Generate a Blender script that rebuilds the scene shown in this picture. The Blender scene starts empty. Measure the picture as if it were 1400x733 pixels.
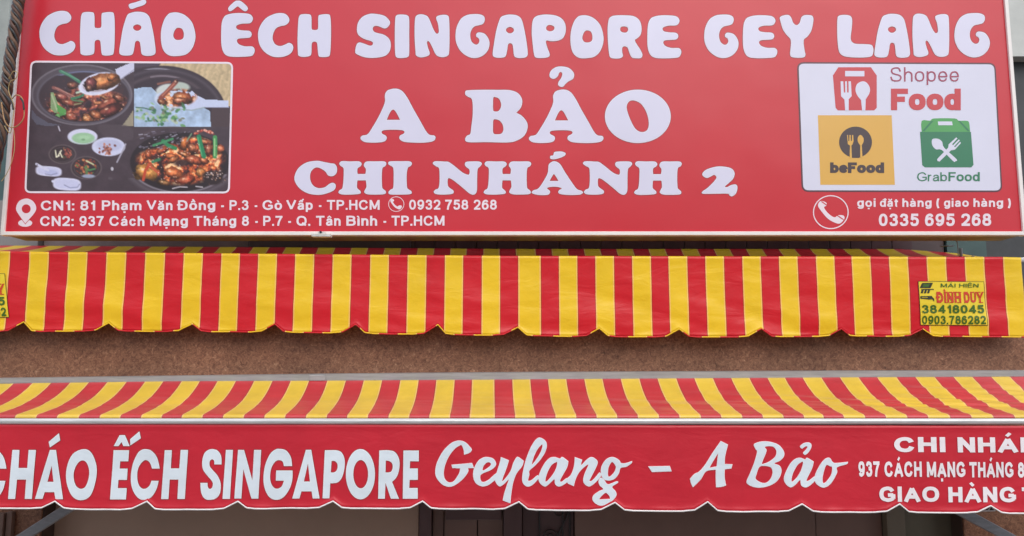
import bpy, bmesh, math, random
import numpy as np
from mathutils import Vector, noise

random.seed(7)
rng = np.random.default_rng(5)
S = bpy.context.scene
COL = S.collection

# ------------------------------------------------------------------ camera
EYE = 2.7                     # lens height above the street
F = 1100.0                    # focal length in photo pixels (1400 wide)
TH = math.atan(0.125)         # tilted slightly upwards
CY = -4.45                    # camera stands 4.45 m in front of the granite wall (Y = 0)
CT, ST = math.cos(TH), math.sin(TH)
cam_d = bpy.data.cameras.new('camera')
cam = bpy.data.objects.new('camera', cam_d)
COL.objects.link(cam)
cam.location = (0, CY, EYE)
cam.rotation_euler = (math.pi / 2 + TH, 0, 0)
cam_d.sensor_width = 36
cam_d.lens = 36 * F / 1400
cam_d.clip_start = 0.05
cam_d.clip_end = 500
S.camera = cam

# ------------------------------------------------------------------ world, sun, exposure
SUN_EL, SUN_AZ = math.radians(44), math.radians(160)
world = bpy.data.worlds.new('World')
S.world = world
world.use_nodes = True
wn = world.node_tree
wn.nodes.clear()
sky = wn.nodes.new('ShaderNodeTexSky')
sky.sky_type = 'NISHITA'
sky.sun_disc = False
sky.sun_elevation = SUN_EL
sky.sun_rotation = SUN_AZ
sky.dust_density = 3.0
sky.air_density = 1.0
# a grey veil of cloud over the blue
mixw = wn.nodes.new('ShaderNodeMix'); mixw.data_type = 'RGBA'
mixw.inputs[0].default_value = 0.62
mixw.inputs[7].default_value = (6.6, 6.9, 7.6, 1)
bg = wn.nodes.new('ShaderNodeBackground')
bg.inputs[1].default_value = 0.15
wo = wn.nodes.new('ShaderNodeOutputWorld')
wn.links.new(sky.outputs[0], mixw.inputs[6])
wn.links.new(mixw.outputs[2], bg.inputs[0])
wn.links.new(bg.outputs[0], wo.inputs[0])
sd = bpy.data.lights.new('sun', 'SUN')
sd.energy = 0.75
sd.angle = math.radians(50)
sd.color = (1.0, 0.96, 0.9)
sun = bpy.data.objects.new('sun', sd)
COL.objects.link(sun)
sdir = Vector((math.sin(SUN_AZ) * math.cos(SUN_EL), math.cos(SUN_AZ) * math.cos(SUN_EL), math.sin(SUN_EL)))
sun.rotation_euler = sdir.to_track_quat('Z', 'Y').to_euler()
sun.location = (0, -5, 9)
vs = S.view_settings
vs.view_transform = 'Standard'
vs.look = 'None'
vs.exposure = 0.44
vs.gamma = 1

# ------------------------------------------------------------------ helpers
def P(px, py, D):
    """a point of the street front seen at photo pixel (px,py), D metres in front of the camera"""
    u = (px - 700) / F
    v = (366.5 - py) / F
    t = D / (CT - v * ST)
    return (u * t, CY + D, EYE + (ST + v * CT) * t)

def lin(c):
    r = []
    for v in c[:3]:
        v /= 255.0
        r.append(v / 12.92 if v <= 0.04045 else ((v + 0.055) / 1.055) ** 2.4)
    return (*r, 1)

def tag(o, label=None, cat=None, group=None, kind=None):
    if label: o['label'] = label
    if cat: o['category'] = cat
    if group: o['group'] = group
    if kind: o['kind'] = kind
    return o

def empty(name, loc, label, cat, group=None):
    o = bpy.data.objects.new(name, None)
    COL.objects.link(o)
    o.location = loc
    o.empty_display_size = 0.1
    return tag(o, label, cat, group)

def link(name, me, parent=None):
    o = bpy.data.objects.new(name, me)
    COL.objects.link(o)
    if parent is not None:
        o.parent = parent
        loc = Vector((0, 0, 0))
        q = parent
        while q is not None:
            loc += q.location
            q = q.parent
        o.location = -loc
    return o

def mesh(name, verts, faces, mats, parent=None, fm=None, smooth=False):
    me = bpy.data.meshes.new(name)
    me.from_pydata([tuple(v) for v in verts], [], faces)
    if not isinstance(mats, (list, tuple)): mats = [mats]
    for m in mats: me.materials.append(m)
    if fm is not None: me.polygons.foreach_set('material_index', fm)
    if smooth: me.polygons.foreach_set('use_smooth', [True] * len(me.polygons))
    me.update()
    return link(name, me, parent)

class MB:
    def __init__(s): s.v = []; s.f = []; s.m = []; s.cur = 0
    def box(s, x0, x1, y0, y1, z0, z1, b=0.0):
        bm = bmesh.new()
        bmesh.ops.create_cube(bm, size=1)
        for v in bm.verts:
            v.co = Vector(((x0 + x1) / 2 + v.co.x * (x1 - x0), (y0 + y1) / 2 + v.co.y * (y1 - y0), (z0 + z1) / 2 + v.co.z * (z1 - z0)))
        if b > 0:
            bmesh.ops.bevel(bm, geom=bm.edges[:], offset=b, segments=2, affect='EDGES', profile=0.5)
        s.add(bm)
        return s
    def add(s, bm):
        n = len(s.v)
        bm.verts.index_update()
        s.v += [tuple(v.co) for v in bm.verts]
        for f in bm.faces:
            s.f.append([n + v.index for v in f.verts]); s.m.append(s.cur)
        bm.free()
    def raw(s, vs_, fs_):
        n = len(s.v)
        s.v += [tuple(v) for v in vs_]
        for f in fs_:
            s.f.append([n + i for i in f]); s.m.append(s.cur)
        return s
    def tube(s, pts, r, seg=10, cap=True):
        pts = [Vector(p) for p in pts]
        n = len(pts)
        rs = r if isinstance(r, (list, tuple)) else [r] * n
        base = len(s.v)
        t0 = (pts[1] - pts[0]).normalized()
        up = Vector((0, 0, 1)) if abs(t0.z) < 0.9 else Vector((1, 0, 0))
        a = t0.cross(up).normalized()
        for i, p in enumerate(pts):
            t = (pts[min(i + 1, n - 1)] - pts[max(i - 1, 0)]).normalized()
            a = (a - t * a.dot(t)).normalized()
            b = t.cross(a)
            for k in range(seg):
                an = 2 * math.pi * k / seg
                s.v.append(tuple(p + (a * math.cos(an) + b * math.sin(an)) * rs[i]))
        for i in range(n - 1):
            for k in range(seg):
                k2 = (k + 1) % seg
                s.f.append([base + i * seg + k, base + i * seg + k2, base + (i + 1) * seg + k2, base + (i + 1) * seg + k]); s.m.append(s.cur)
        if cap:
            s.f.append([base + k for k in range(seg)][::-1]); s.m.append(s.cur)
            s.f.append([base + (n - 1) * seg + k for k in range(seg)]); s.m.append(s.cur)
        return s
    def build(s, name, mats, parent=None, smooth=False):
        return mesh(name, s.v, s.f, mats, parent, s.m, smooth)

def smooth_by_angle(o, deg=35):
    me = o.data
    me.polygons.foreach_set('use_smooth', [True] * len(me.polygons))
    try: me.set_sharp_from_angle(angle=math.radians(deg))
    except Exception: pass
    return o

# ------------------------------------------------------------------ materials
def new_mat(name):
    m = bpy.data.materials.new(name)
    m.use_nodes = True
    nt = m.node_tree
    return m, nt, nt.nodes['Principled BSDF']

def plain(name, col, rough=0.5, metal=0.0, spec=0.5, var=0.0, vscale=6.0, bump=0.0, bscale=200.0, coat=0.0):
    m, nt, b = new_mat(name)
    b.inputs['Base Color'].default_value = col
    b.inputs['Roughness'].default_value = rough
    b.inputs['Metallic'].default_value = metal
    b.inputs['Specular IOR Level'].default_value = spec
    b.inputs['Coat Weight'].default_value = coat
    b.inputs['Coat Roughness'].default_value = 0.15
    g = nt.nodes.new('ShaderNodeNewGeometry')
    if var > 0:
        n = nt.nodes.new('ShaderNodeTexNoise')
        n.inputs['Scale'].default_value = vscale
        n.inputs['Detail'].default_value = 6
        n.inputs['Roughness'].default_value = 0.65
        nt.links.new(g.outputs['Position'], n.inputs['Vector'])
        r = nt.nodes.new('ShaderNodeMapRange')
        r.inputs[1].default_value = 0.3; r.inputs[2].default_value = 0.7
        r.inputs[3].default_value = 1 - var; r.inputs[4].default_value = 1 + var
        nt.links.new(n.outputs['Fac'], r.inputs[0])
        h = nt.nodes.new('ShaderNodeHueSaturation')
        h.inputs['Color'].default_value = col
        nt.links.new(r.outputs[0], h.inputs['Value'])
        nt.links.new(h.outputs[0], b.inputs['Base Color'])
    if bump > 0:
        n2 = nt.nodes.new('ShaderNodeTexNoise')
        n2.inputs['Scale'].default_value = bscale
        n2.inputs['Detail'].default_value = 4
        nt.links.new(g.outputs['Position'], n2.inputs['Vector'])
        bp = nt.nodes.new('ShaderNodeBump')
        bp.inputs['Strength'].default_value = bump
        bp.inputs['Distance'].default_value = 0.002
        nt.links.new(n2.outputs['Fac'], bp.inputs['Height'])
        nt.links.new(bp.outputs[0], b.inputs['Normal'])
    return m

def cloth_bump(nt, b, strength, dist=0.008):
    """soft creases of tarpaulin: stretched noise plus fine weave"""
    g = nt.nodes.new('ShaderNodeNewGeometry')
    mp = nt.nodes.new('ShaderNodeMapping')
    mp.inputs['Scale'].default_value = (2.6, 2.6, 6.5)
    mp.inputs['Rotation'].default_value = (0, math.radians(28), 0)
    n = nt.nodes.new('ShaderNodeTexNoise')
    n.inputs['Scale'].default_value = 1.6
    n.inputs['Detail'].default_value = 5
    n.inputs['Roughness'].default_value = 0.5
    n.inputs['Distortion'].default_value = 0.8
    n2 = nt.nodes.new('ShaderNodeTexNoise')
    n2.inputs['Scale'].default_value = 420
    ad = nt.nodes.new('ShaderNodeMath'); ad.operation = 'MULTIPLY_ADD'
    ad.inputs[1].default_value = 0.035
    bp = nt.nodes.new('ShaderNodeBump')
    bp.inputs['Strength'].default_value = strength
    bp.inputs['Distance'].default_value = dist
    nt.links.new(g.outputs['Position'], mp.inputs[0])
    nt.links.new(mp.outputs[0], n.inputs['Vector'])
    nt.links.new(g.outputs['Position'], n2.inputs['Vector'])
    nt.links.new(n2.outputs['Fac'], ad.inputs[0])
    nt.links.new(n.outputs['Fac'], ad.inputs[2])
    nt.links.new(ad.outputs[0], bp.inputs['Height'])
    nt.links.new(bp.outputs[0], b.inputs['Normal'])

YEL = (0.88, 0.58, 0.022, 1)
RED = (0.64, 0.015, 0.026, 1)
PALE = (0.95, 0.56, 0.15, 1)
DKR = (0.40, 0.03, 0.02, 1)
def stripe_mat(name, rough=0.34, bump=0.60):
    m, nt, b = new_mat(name)
    b.inputs['Roughness'].default_value = rough
    b.inputs['Specular IOR Level'].default_value = 0.4
    uv = nt.nodes.new('ShaderNodeUVMap'); uv.uv_map = 'stripes'
    sx = nt.nodes.new('ShaderNodeSeparateXYZ')
    hf = nt.nodes.new('ShaderNodeMath'); hf.operation = 'MULTIPLY'; hf.inputs[1].default_value = 0.5
    fr = nt.nodes.new('ShaderNodeMath'); fr.operation = 'FRACT'
    cr = nt.nodes.new('ShaderNodeValToRGB')
    st = [(0, PALE), (0.026, PALE), (0.036, YEL), (0.464, YEL), (0.474, PALE), (0.5, PALE), (0.504, DKR), (0.515, DKR), (0.525, RED), (0.975, RED), (0.985, DKR), (0.998, DKR)]
    el = cr.color_ramp.elements
    el[0].position, el[0].color = st[0]
    el[1].position, el[1].color = st[-1]
    for p, c in st[1:-1]:
        e = el.new(p); e.color = c
    g = nt.nodes.new('ShaderNodeNewGeometry')
    n = nt.nodes.new('ShaderNodeTexNoise'); n.inputs['Scale'].default_value = 5; n.inputs['Detail'].default_value = 7; n.inputs['Roughness'].default_value = 0.7
    r = nt.nodes.new('ShaderNodeMapRange'); r.inputs[1].default_value = 0.3; r.inputs[2].default_value = 0.7; r.inputs[3].default_value = 0.93; r.inputs[4].default_value = 1.05
    h = nt.nodes.new('ShaderNodeHueSaturation')
    L = nt.links.new
    L(uv.outputs[0], sx.inputs[0]); L(sx.outputs[0], hf.inputs[0]); L(hf.outputs[0], fr.inputs[0]); L(fr.outputs[0], cr.inputs[0])
    L(g.outputs['Position'], n.inputs['Vector']); L(n.outputs['Fac'], r.inputs[0]); L(r.outputs[0], h.inputs['Value'])
    L(cr.outputs[0], h.inputs['Color']); L(h.outputs[0], b.inputs['Base Color'])
    cloth_bump(nt, b, bump)
    return m

def granite_mat():
    m, nt, b = new_mat('brown_granite')
    L = nt.links.new
    g = nt.nodes.new('ShaderNodeNewGeometry')
    def nz(scale, det, rough, dist=0.0):
        n = nt.nodes.new('ShaderNodeTexNoise')
        n.inputs['Scale'].default_value = scale; n.inputs['Detail'].default_value = det
        n.inputs['Roughness'].default_value = rough; n.inputs['Distortion'].default_value = dist
        L(g.outputs['Position'], n.inputs['Vector'])
        return n
    fine = nz(48, 7, 0.82, 1.4)
    big = nz(2.2, 6, 0.7)
    cr = nt.nodes.new('ShaderNodeValToRGB')
    e = cr.color_ramp.elements
    e[0].position = 0.30; e[0].color = (0.045, 0.022, 0.015, 1)
    e[1].position = 0.74; e[1].color = (0.62, 0.43, 0.29, 1)
    q = e.new(0.44); q.color = (0.175, 0.075, 0.043, 1)
    q = e.new(0.58); q.color = (0.33, 0.162, 0.092, 1)
    L(fine.outputs['Fac'], cr.inputs[0])
    r = nt.nodes.new('ShaderNodeMapRange'); r.inputs[1].default_value = 0.3; r.inputs[2].default_value = 0.7
    r.inputs[3].default_value = 0.72; r.inputs[4].default_value = 1.3
    L(big.outputs['Fac'], r.inputs[0])
    h = nt.nodes.new('ShaderNodeHueSaturation')
    L(r.outputs[0], h.inputs['Value']); L(cr.outputs[0], h.inputs['Color']); L(h.outputs[0], b.inputs['Base Color'])
    b.inputs['Roughness'].default_value = 0.38
    return m

def brushed(name, col, rough=0.4, metal=0.6):
    """weathered aluminium: long streaks and smudges"""
    m, nt, b = new_mat(name)
    L = nt.links.new
    g = nt.nodes.new('ShaderNodeNewGeometry')
    mp = nt.nodes.new('ShaderNodeMapping'); mp.inputs['Scale'].default_value = (5, 40, 60)
    n = nt.nodes.new('ShaderNodeTexNoise'); n.inputs['Scale'].default_value = 1.0; n.inputs['Detail'].default_value = 6; n.inputs['Roughness'].default_value = 0.7
    L(g.outputs['Position'], mp.inputs[0]); L(mp.outputs[0], n.inputs['Vector'])
    r = nt.nodes.new('ShaderNodeMapRange'); r.inputs[1].default_value = 0.3; r.inputs[2].default_value = 0.7
    r.inputs[3].default_value = 0.8; r.inputs[4].default_value = 1.18
    L(n.outputs['Fac'], r.inputs[0])
    h = nt.nodes.new('ShaderNodeHueSaturation'); h.inputs['Color'].default_value = col
    L(r.outputs[0], h.inputs['Value']); L(h.outputs[0], b.inputs['Base Color'])
    b.inputs['Roughness'].default_value = rough
    b.inputs['Metallic'].default_value = metal
    return m

def cloth(name, col, rough=0.38, bump=0.50):
    m = plain(name, col, rough, var=0.07, vscale=4)
    cloth_bump(m.node_tree, m.node_tree.nodes['Principled BSDF'], bump)
    return m

def vinyl(name, col, rough=0.34, var=0.03):
    """printed banner film, slightly slack"""
    m = plain(name, col, rough, var=var, vscale=2.2, spec=0.6)
    nt = m.node_tree
    g = nt.nodes.new('ShaderNodeNewGeometry')
    n = nt.nodes.new('ShaderNodeTexNoise'); n.inputs['Scale'].default_value = 1.4; n.inputs['Detail'].default_value = 2
    bp = nt.nodes.new('ShaderNodeBump'); bp.inputs['Strength'].default_value = 0.5; bp.inputs['Distance'].default_value = 0.02
    nt.links.new(g.outputs['Position'], n.inputs['Vector'])
    nt.links.new(n.outputs['Fac'], bp.inputs['Height'])
    nt.links.new(bp.outputs[0], nt.nodes['Principled BSDF'].inputs['Normal'])
    return m

M_RED = vinyl('red_banner_film', (0.60, 0.017, 0.033, 1))
M_LAV = vinyl('lavender_white_film', (0.70, 0.69, 0.84, 1))
M_RIM = vinyl('pinkish_white_film', (0.86, 0.76, 0.83, 1))
M_TXT = vinyl('pale_pink_film', (0.86, 0.74, 0.80, 1))
M_DKEDGE = vinyl('dark_plum_film', (0.10, 0.035, 0.05, 1))  # dark printed edge of the sign letters and border of the delivery panel
M_PANEL = vinyl('white_panel_film', (0.70, 0.70, 0.83, 1))
M_LRED = vinyl('logo_red', (0.58, 0.045, 0.06, 1))
M_LPUR = vinyl('logo_magenta', (0.36, 0.045, 0.10, 1))
M_LYEL = vinyl('logo_yellow', (0.74, 0.42, 0.08, 1))
M_LBRN = vinyl('logo_brown', (0.055, 0.035, 0.04, 1))
M_LGRN = vinyl('logo_green', (0.03, 0.20, 0.10, 1))
M_LGR2 = vinyl('logo_light_green', (0.08, 0.36, 0.10, 1))
M_FRAME = plain('white_aluminium', (0.88, 0.83, 0.79, 1), 0.3, var=0.05, vscale=9)
M_BOX = plain('sign_case_tin', (0.30, 0.24, 0.17, 1), 0.55, var=0.25, vscale=5)
M_STRIPE = stripe_mat('striped_tarpaulin')
M_SLOPE = stripe_mat('striped_tarpaulin_slope', .33, .30)
M_SLOPE.node_tree.nodes['Principled BSDF'].inputs['Specular IOR Level'].default_value = .7
for _n in M_SLOPE.node_tree.nodes:          # street dust settled on the slopes
    if _n.type == 'MAP_RANGE': _n.inputs[3].default_value = .76; _n.inputs[4].default_value = .96
    if _n.type == 'HUE_SAT': _n.inputs['Saturation'].default_value = .95
M_CRED = cloth('red_tarpaulin', (0.60, 0.020, 0.038, 1))
M_CWHT = cloth('white_print', (0.76, 0.84, 0.90, 1), bump=0.4)
M_CRIM = cloth('white_print_rim', (0.93, 0.87, 0.89, 1), bump=0.4)
M_TRIM = cloth('white_piping', (0.88, 0.85, 0.84, 1), bump=0.3)
M_ALU = brushed('weathered_aluminium', (0.38, 0.385, 0.385, 1), 0.45, 0.25)
M_BARW = brushed('pale_painted_bar', (0.66, 0.66, 0.65, 1), 0.3, 0.3)
M_STEEL = brushed('dark_arm_steel', (0.24, 0.25, 0.27, 1), 0.35, 0.5)
M_GRAN = granite_mat()

# ------------------------------------------------------------------ outlines and lettering
def crom(pts, n=6):
    """closed smooth outline through pts; a third item marks a sharp corner"""
    N = len(pts)
    cor = [len(p) > 2 for p in pts]
    out = []
    for i in range(N):
        p1 = pts[i]; p2 = pts[(i + 1) % N]
        if cor[i] and cor[(i + 1) % N]:
            out.append((p1[0], p1[1])); continue
        p0 = pts[(i - 1) % N] if not cor[i] else p1
        p3 = pts[(i + 2) % N] if not cor[(i + 1) % N] else p2
        for k in range(n):
            t = k / n
            a = [0.5 * ((2 * p1[j]) + (-p0[j] + p2[j]) * t + (2 * p0[j] - 5 * p1[j] + 4 * p2[j] - p3[j]) * t * t + (-p0[j] + 3 * p1[j] - 3 * p2[j] + p3[j]) * t ** 3) for j in (0, 1)]
            out.append((a[0], a[1]))
    return out

def area(p):
    return 0.5 * sum(p[i][0] * p[(i + 1) % len(p)][1] - p[(i + 1) % len(p)][0] * p[i][1] for i in range(len(p)))

def inset(poly, d):
    """shrink a ring by d (negative grows)"""
    s = 1 if area(poly) > 0 else -1
    out = []
    N = len(poly)
    for i in range(N):
        a, b, c = poly[i - 1], poly[i], poly[(i + 1) % N]
        e1 = Vector((b[0] - a[0], b[1] - a[1])); e2 = Vector((c[0] - b[0], c[1] - b[1]))
        if e1.length < 1e-6: e1 = e2
        if e2.length < 1e-6: e2 = e1
        n1 = Vector((-e1.y, e1.x)).normalized() * s; n2 = Vector((-e2.y, e2.x)).normalized() * s
        n = (n1 + n2)
        if n.length < 1e-5: n = n1
        n.normalize()
        k = max(0.5, n.dot(n1))
        out.append((b[0] + n.x * d / k, b[1] + n.y * d / k))
    return out

def fill(rings):
    """tessellated slab of rings (even-odd), z = -1 / +1"""
    cu = bpy.data.curves.new('outline', 'CURVE')
    cu.dimensions = '2D'; cu.fill_mode = 'BOTH'; cu.extrude = 1.0
    for r in rings:
        sp = cu.splines.new('POLY')
        sp.points.add(len(r) - 1)
        for q, (x, y) in zip(sp.points, r): q.co = (x, -y, 0, 1)
        sp.use_cyclic_u = True
    ob = bpy.data.objects.new('outline', cu)
    me = bpy.data.meshes.new_from_object(ob)
    vs_ = [(v.co.x, -v.co.y, v.co.z) for v in me.vertices]
    fs_ = [list(p.vertices) for p in me.polygons]
    bpy.data.objects.remove(ob); bpy.data.curves.remove(cu); bpy.data.meshes.remove(me)
    return vs_, fs_

# --- a plain grotesque alphabet drawn as strokes: x 0..1 across the letter, y 0 = baseline, 1 = cap height (stroke centres)
def O_(cx, cy, rx, ry, n=20):
    return [(cx + rx * math.copysign(abs(math.cos(a)) ** .86, math.cos(a)), cy + ry * math.copysign(abs(math.sin(a)) ** .86, math.sin(a))) for a in [2 * math.pi * i / n for i in range(n)]]
X_ = .69
SIX = [(.95,.80),(.8,.96),(.52,1),(.15,.85),(0,.5),(.03,.2),(.2,.03),(.5,0),(.85,.07),(1,.32),(.85,.56),(.5,.63),(.15,.55),(.02,.38)]
STM = ('s', [(0,0),(0,1)])
GL = {
 '0': (.66, [('o', O_(.5,.5,.5,.5))]), '1': (.42, [('s', [(1,0),(1,1)]), ('', [(1,.95),(.55,.80),(0,.72)])]),
 '2': (.66, [('', [(0,.70),(.12,.93),(.5,1),(.88,.93),(1,.72),(.85,.48),(.4,.2),(.10,.02)]), ('s', [(.06,0),(1,0)])]),
 '3': (.66, [('', [(.02,.76),(.2,.97),(.5,1),(.85,.93),(.93,.76),(.8,.59),(.40,.54)]), ('', [(.40,.54),(.85,.48),(1,.28),(.85,.06),(.5,0),(.15,.04),(0,.26)])]),
 '4': (.70, [('s', [(.78,0),(.78,1)]), ('', [(.78,1),(0,.27)]), ('s', [(.0,.25),(1,.25)])]),
 '5': (.66, [('s', [(.9,1),(.2,1)]), ('', [(.18,1.05),(.08,.50)]), ('', [(.06,.48),(.25,.62),(.55,.65),(.9,.55),(1,.32),(.85,.07),(.5,0),(.15,.04),(0,.26)])]),
 '6': (.66, [('', SIX)]), '9': (.66, [('', [(1 - x, 1 - y) for x, y in SIX])]),
 '7': (.66, [('s', [(0,1),(1,1)]), ('e', [(1,.98),(.65,.6),(.45,.3),(.36,.0)])]),
 '8': (.66, [('o', O_(.5,.77,.42,.23)), ('o', O_(.5,.27,.5,.27))]),
 'C': (.86, [('', [(.95,.70),(.8,.93),(.5,1),(.15,.87),(0,.5),(.15,.13),(.5,0),(.8,.07),(.98,.32)])]),
 'N': (.76, [STM, ('s', [(1,0),(1,1)]), ('', [(0,1.05),(1,-.05)])]), 'H': (.76, [STM, ('s', [(1,0),(1,1)]), ('', [(0,.53),(1,.53)])]),
 'I': (.20, [('s', [(.5,0),(.5,1)])]), 'P': (.70, [STM, ('', [(0,1),(.55,1),(.9,.93),(1,.73),(.9,.53),(.55,.46),(0,.46)])]),
 'V': (.84, [('e', [(.5,.0),(0,1)]), ('e', [(.5,.0),(1,1)])]), 'D': (.78, [STM, ('', [(0,1),(.5,1),(.88,.86),(1,.5),(.88,.14),(.5,0),(0,0)])]),
 'G': (.88, [('', [(.95,.74),(.76,.95),(.48,1),(.13,.86),(0,.5),(.13,.14),(.5,0),(.8,.05),(1,.17)]), ('', [(1,.10),(1,.50)]), ('', [(1,.43),(.55,.43)])]),
 'T': (.76, [('s', [(0,1),(1,1)]), ('s', [(.5,0),(.5,1)])]), 'M': (.92, [STM, ('s', [(1,0),(1,1)]), ('', [(.02,1.06),(.5,.02)]), ('', [(.98,1.06),(.5,.02)])]),
 'Q': (.92, [('o', O_(.5,.5,.5,.5)), ('', [(.58,.26),(1.03,-.06)])]),
 'O': (.92, [('o', O_(.5,.5,.5,.5))]), 'B': (.76, [STM, ('', [(0,1),(.6,1),(.88,.93),(.93,.77),(.85,.6),(.6,.54),(0,.54)]), ('', [(0,.54),(.65,.54),(.95,.44),(1,.27),(.93,.08),(.65,0),(0,0)])]),
 'A': (.86, [('b', [(0,0),(.5,1)]), ('b', [(1,0),(.5,1)]), ('', [(.18,.27),(.82,.27)])]),
 'E': (.68, [STM, ('e', [(0,1),(1,1)]), ('', [(0,.53),(1.02,.53)]), ('e', [(0,0),(1,0)])]), 'F': (.64, [STM, ('e', [(0,1),(1,1)]), ('', [(0,.51),(1.0,.51)])]),
 'S': (.76, [('', [(.93,.72),(.8,.95),(.5,1),(.15,.92),(.06,.74),(.2,.58),(.5,.5),(.85,.42),(1,.25),(.85,.05),(.5,0),(.12,.07),(0,.32)])]),
 'U': (.76, [('b', [(0,1),(0,.35),(.12,.1),(.5,0),(.88,.1),(1,.35),(1,1)]), ('s', [(1,.9),(1,1)])]), 'Y': (.82, [('s', [(.5,0),(.5,.42)]), ('e', [(.5,.42),(0,1)]), ('e', [(.5,.42),(1,1)])]),
 'a': (.60, [('', [(.04,.50),(.2,.65),(.5,X_),(.82,.63),(.92,.48),(.92,.12),(1,-.06)]), ('', [(.92,.42),(.5,.37),(.12,.3),(0,.16),(.1,.03),(.4,0),(.75,.06),(.92,.24)])]),
 'c': (.60, [('', [(.95,.47),(.8,.64),(.5,X_),(.15,.6),(0,X_/2),(.15,.09),(.5,0),(.8,.05),(.98,.24)])]),
 'h': (.58, [STM, ('e', [(0,.42),(.2,.62),(.55,X_),(.9,.6),(1,.42),(1,.2),(1,0)])]), 'n': (.58, [('s', [(0,0),(0,X_)]), ('e', [(0,.42),(.2,.62),(.55,X_),(.9,.6),(1,.42),(1,.2),(1,0)])]),
 'm': (.94, [('s', [(0,0),(0,X_)]), ('e', [(0,.42),(.1,.62),(.28,X_),(.45,.6),(.5,.42),(.5,.2),(.5,0)]), ('e', [(.5,.42),(.6,.62),(.78,X_),(.95,.6),(1,.42),(1,.2),(1,0)])]),
 'o': (.64, [('o', O_(.5,X_/2,.5,X_/2))]), 'd': (.62, [('o', O_(.48,X_/2,.48,X_/2)), ('s', [(1,0),(1,1)])]), 'b': (.62, [('o', O_(.52,X_/2,.48,X_/2)), STM]),
 'p': (.62, [('o', O_(.52,X_/2,.48,X_/2)), ('s', [(0,-.26),(0,X_)])]),
 'g': (.62, [('o', O_(.48,X_/2,.48,X_/2)), ('b', [(1,X_),(1,.2),(.98,-.12),(.8,-.25),(.5,-.28),(.2,-.25),(.06,-.13)])]),
 'e': (.62, [('', [(1,.30),(.98,.46),(.8,.64),(.5,X_),(.15,.6),(0,X_/2),(.15,.08),(.5,0),(.8,.04),(.98,.2)]), ('', [(.02,.33),(1.08,.33)])]),
 't': (.38, [('', [(.42,.98),(.42,.18),(.6,.01),(1.0,.0)]), ('s', [(.05,X_),(.95,X_)])]), 'i': (.20, [('s', [(.5,0),(.5,X_)]), ('', [(.5,.92),(.5,1.12)])]),
 'j': (.20, [('s', [(.5,0),(.5,X_)])]), 'r': (.40, [('s', [(0,0),(0,X_)]), ('', [(0,.40),(.25,.60),(.55,.68),(1.05,.67)])]),
 '-': (.34, [('', [(-.2,.36),(1.2,.36)])]), '.': (.20, [('', [(.5,-.12),(.5,.12)])]), ':': (.20, [('', [(.5,-.12),(.5,.12)]), ('', [(.5,.52),(.5,.76)])]),
 '(': (.30, [('', [(1,1.1),(.3,.8),(0,.4),(.3,0),(1,-.3)])]), ')': (.30, [('', [(0,1.1),(.7,.8),(1,.4),(.7,0),(0,-.3)])]),
}
ACC = {'Á': ('A', 'a'), 'À': ('A', 'g'), 'Ạ': ('A', 'd'), 'Ậ': ('A', 'cd'), 'Ê': ('E', 'c'), 'Ì': ('I', 'g'), 'Đ': ('D', 'B'),
       'ạ': ('a', 'd'), 'ă': ('a', 'v'), 'á': ('a', 'a'), 'à': ('a', 'g'), 'ấ': ('a', 'ca'), 'â': ('a', 'c'), 'ặ': ('a', 'vd'), 'ồ': ('o', 'cg'), 'ò': ('o', 'g'), 'ọ': ('o', 'd'), 'ì': ('j', 'g'), 'đ': ('d', 'b')}
def curve_open(p, n=4):
    out = []
    for i in range(len(p) - 1):
        a = p[max(i - 1, 0)]; b_ = p[i]; c = p[i + 1]; d = p[min(i + 2, len(p) - 1)]
        for k in range(n):
            t = k / n
            out.append(tuple(.5 * (2 * b_[j] + (c[j] - a[j]) * t + (2 * a[j] - 5 * b_[j] + 4 * c[j] - d[j]) * t * t + (3 * b_[j] - a[j] - 3 * c[j] + d[j]) * t ** 3) for j in (0, 1)))
    return out + [tuple(p[-1])]
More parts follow.
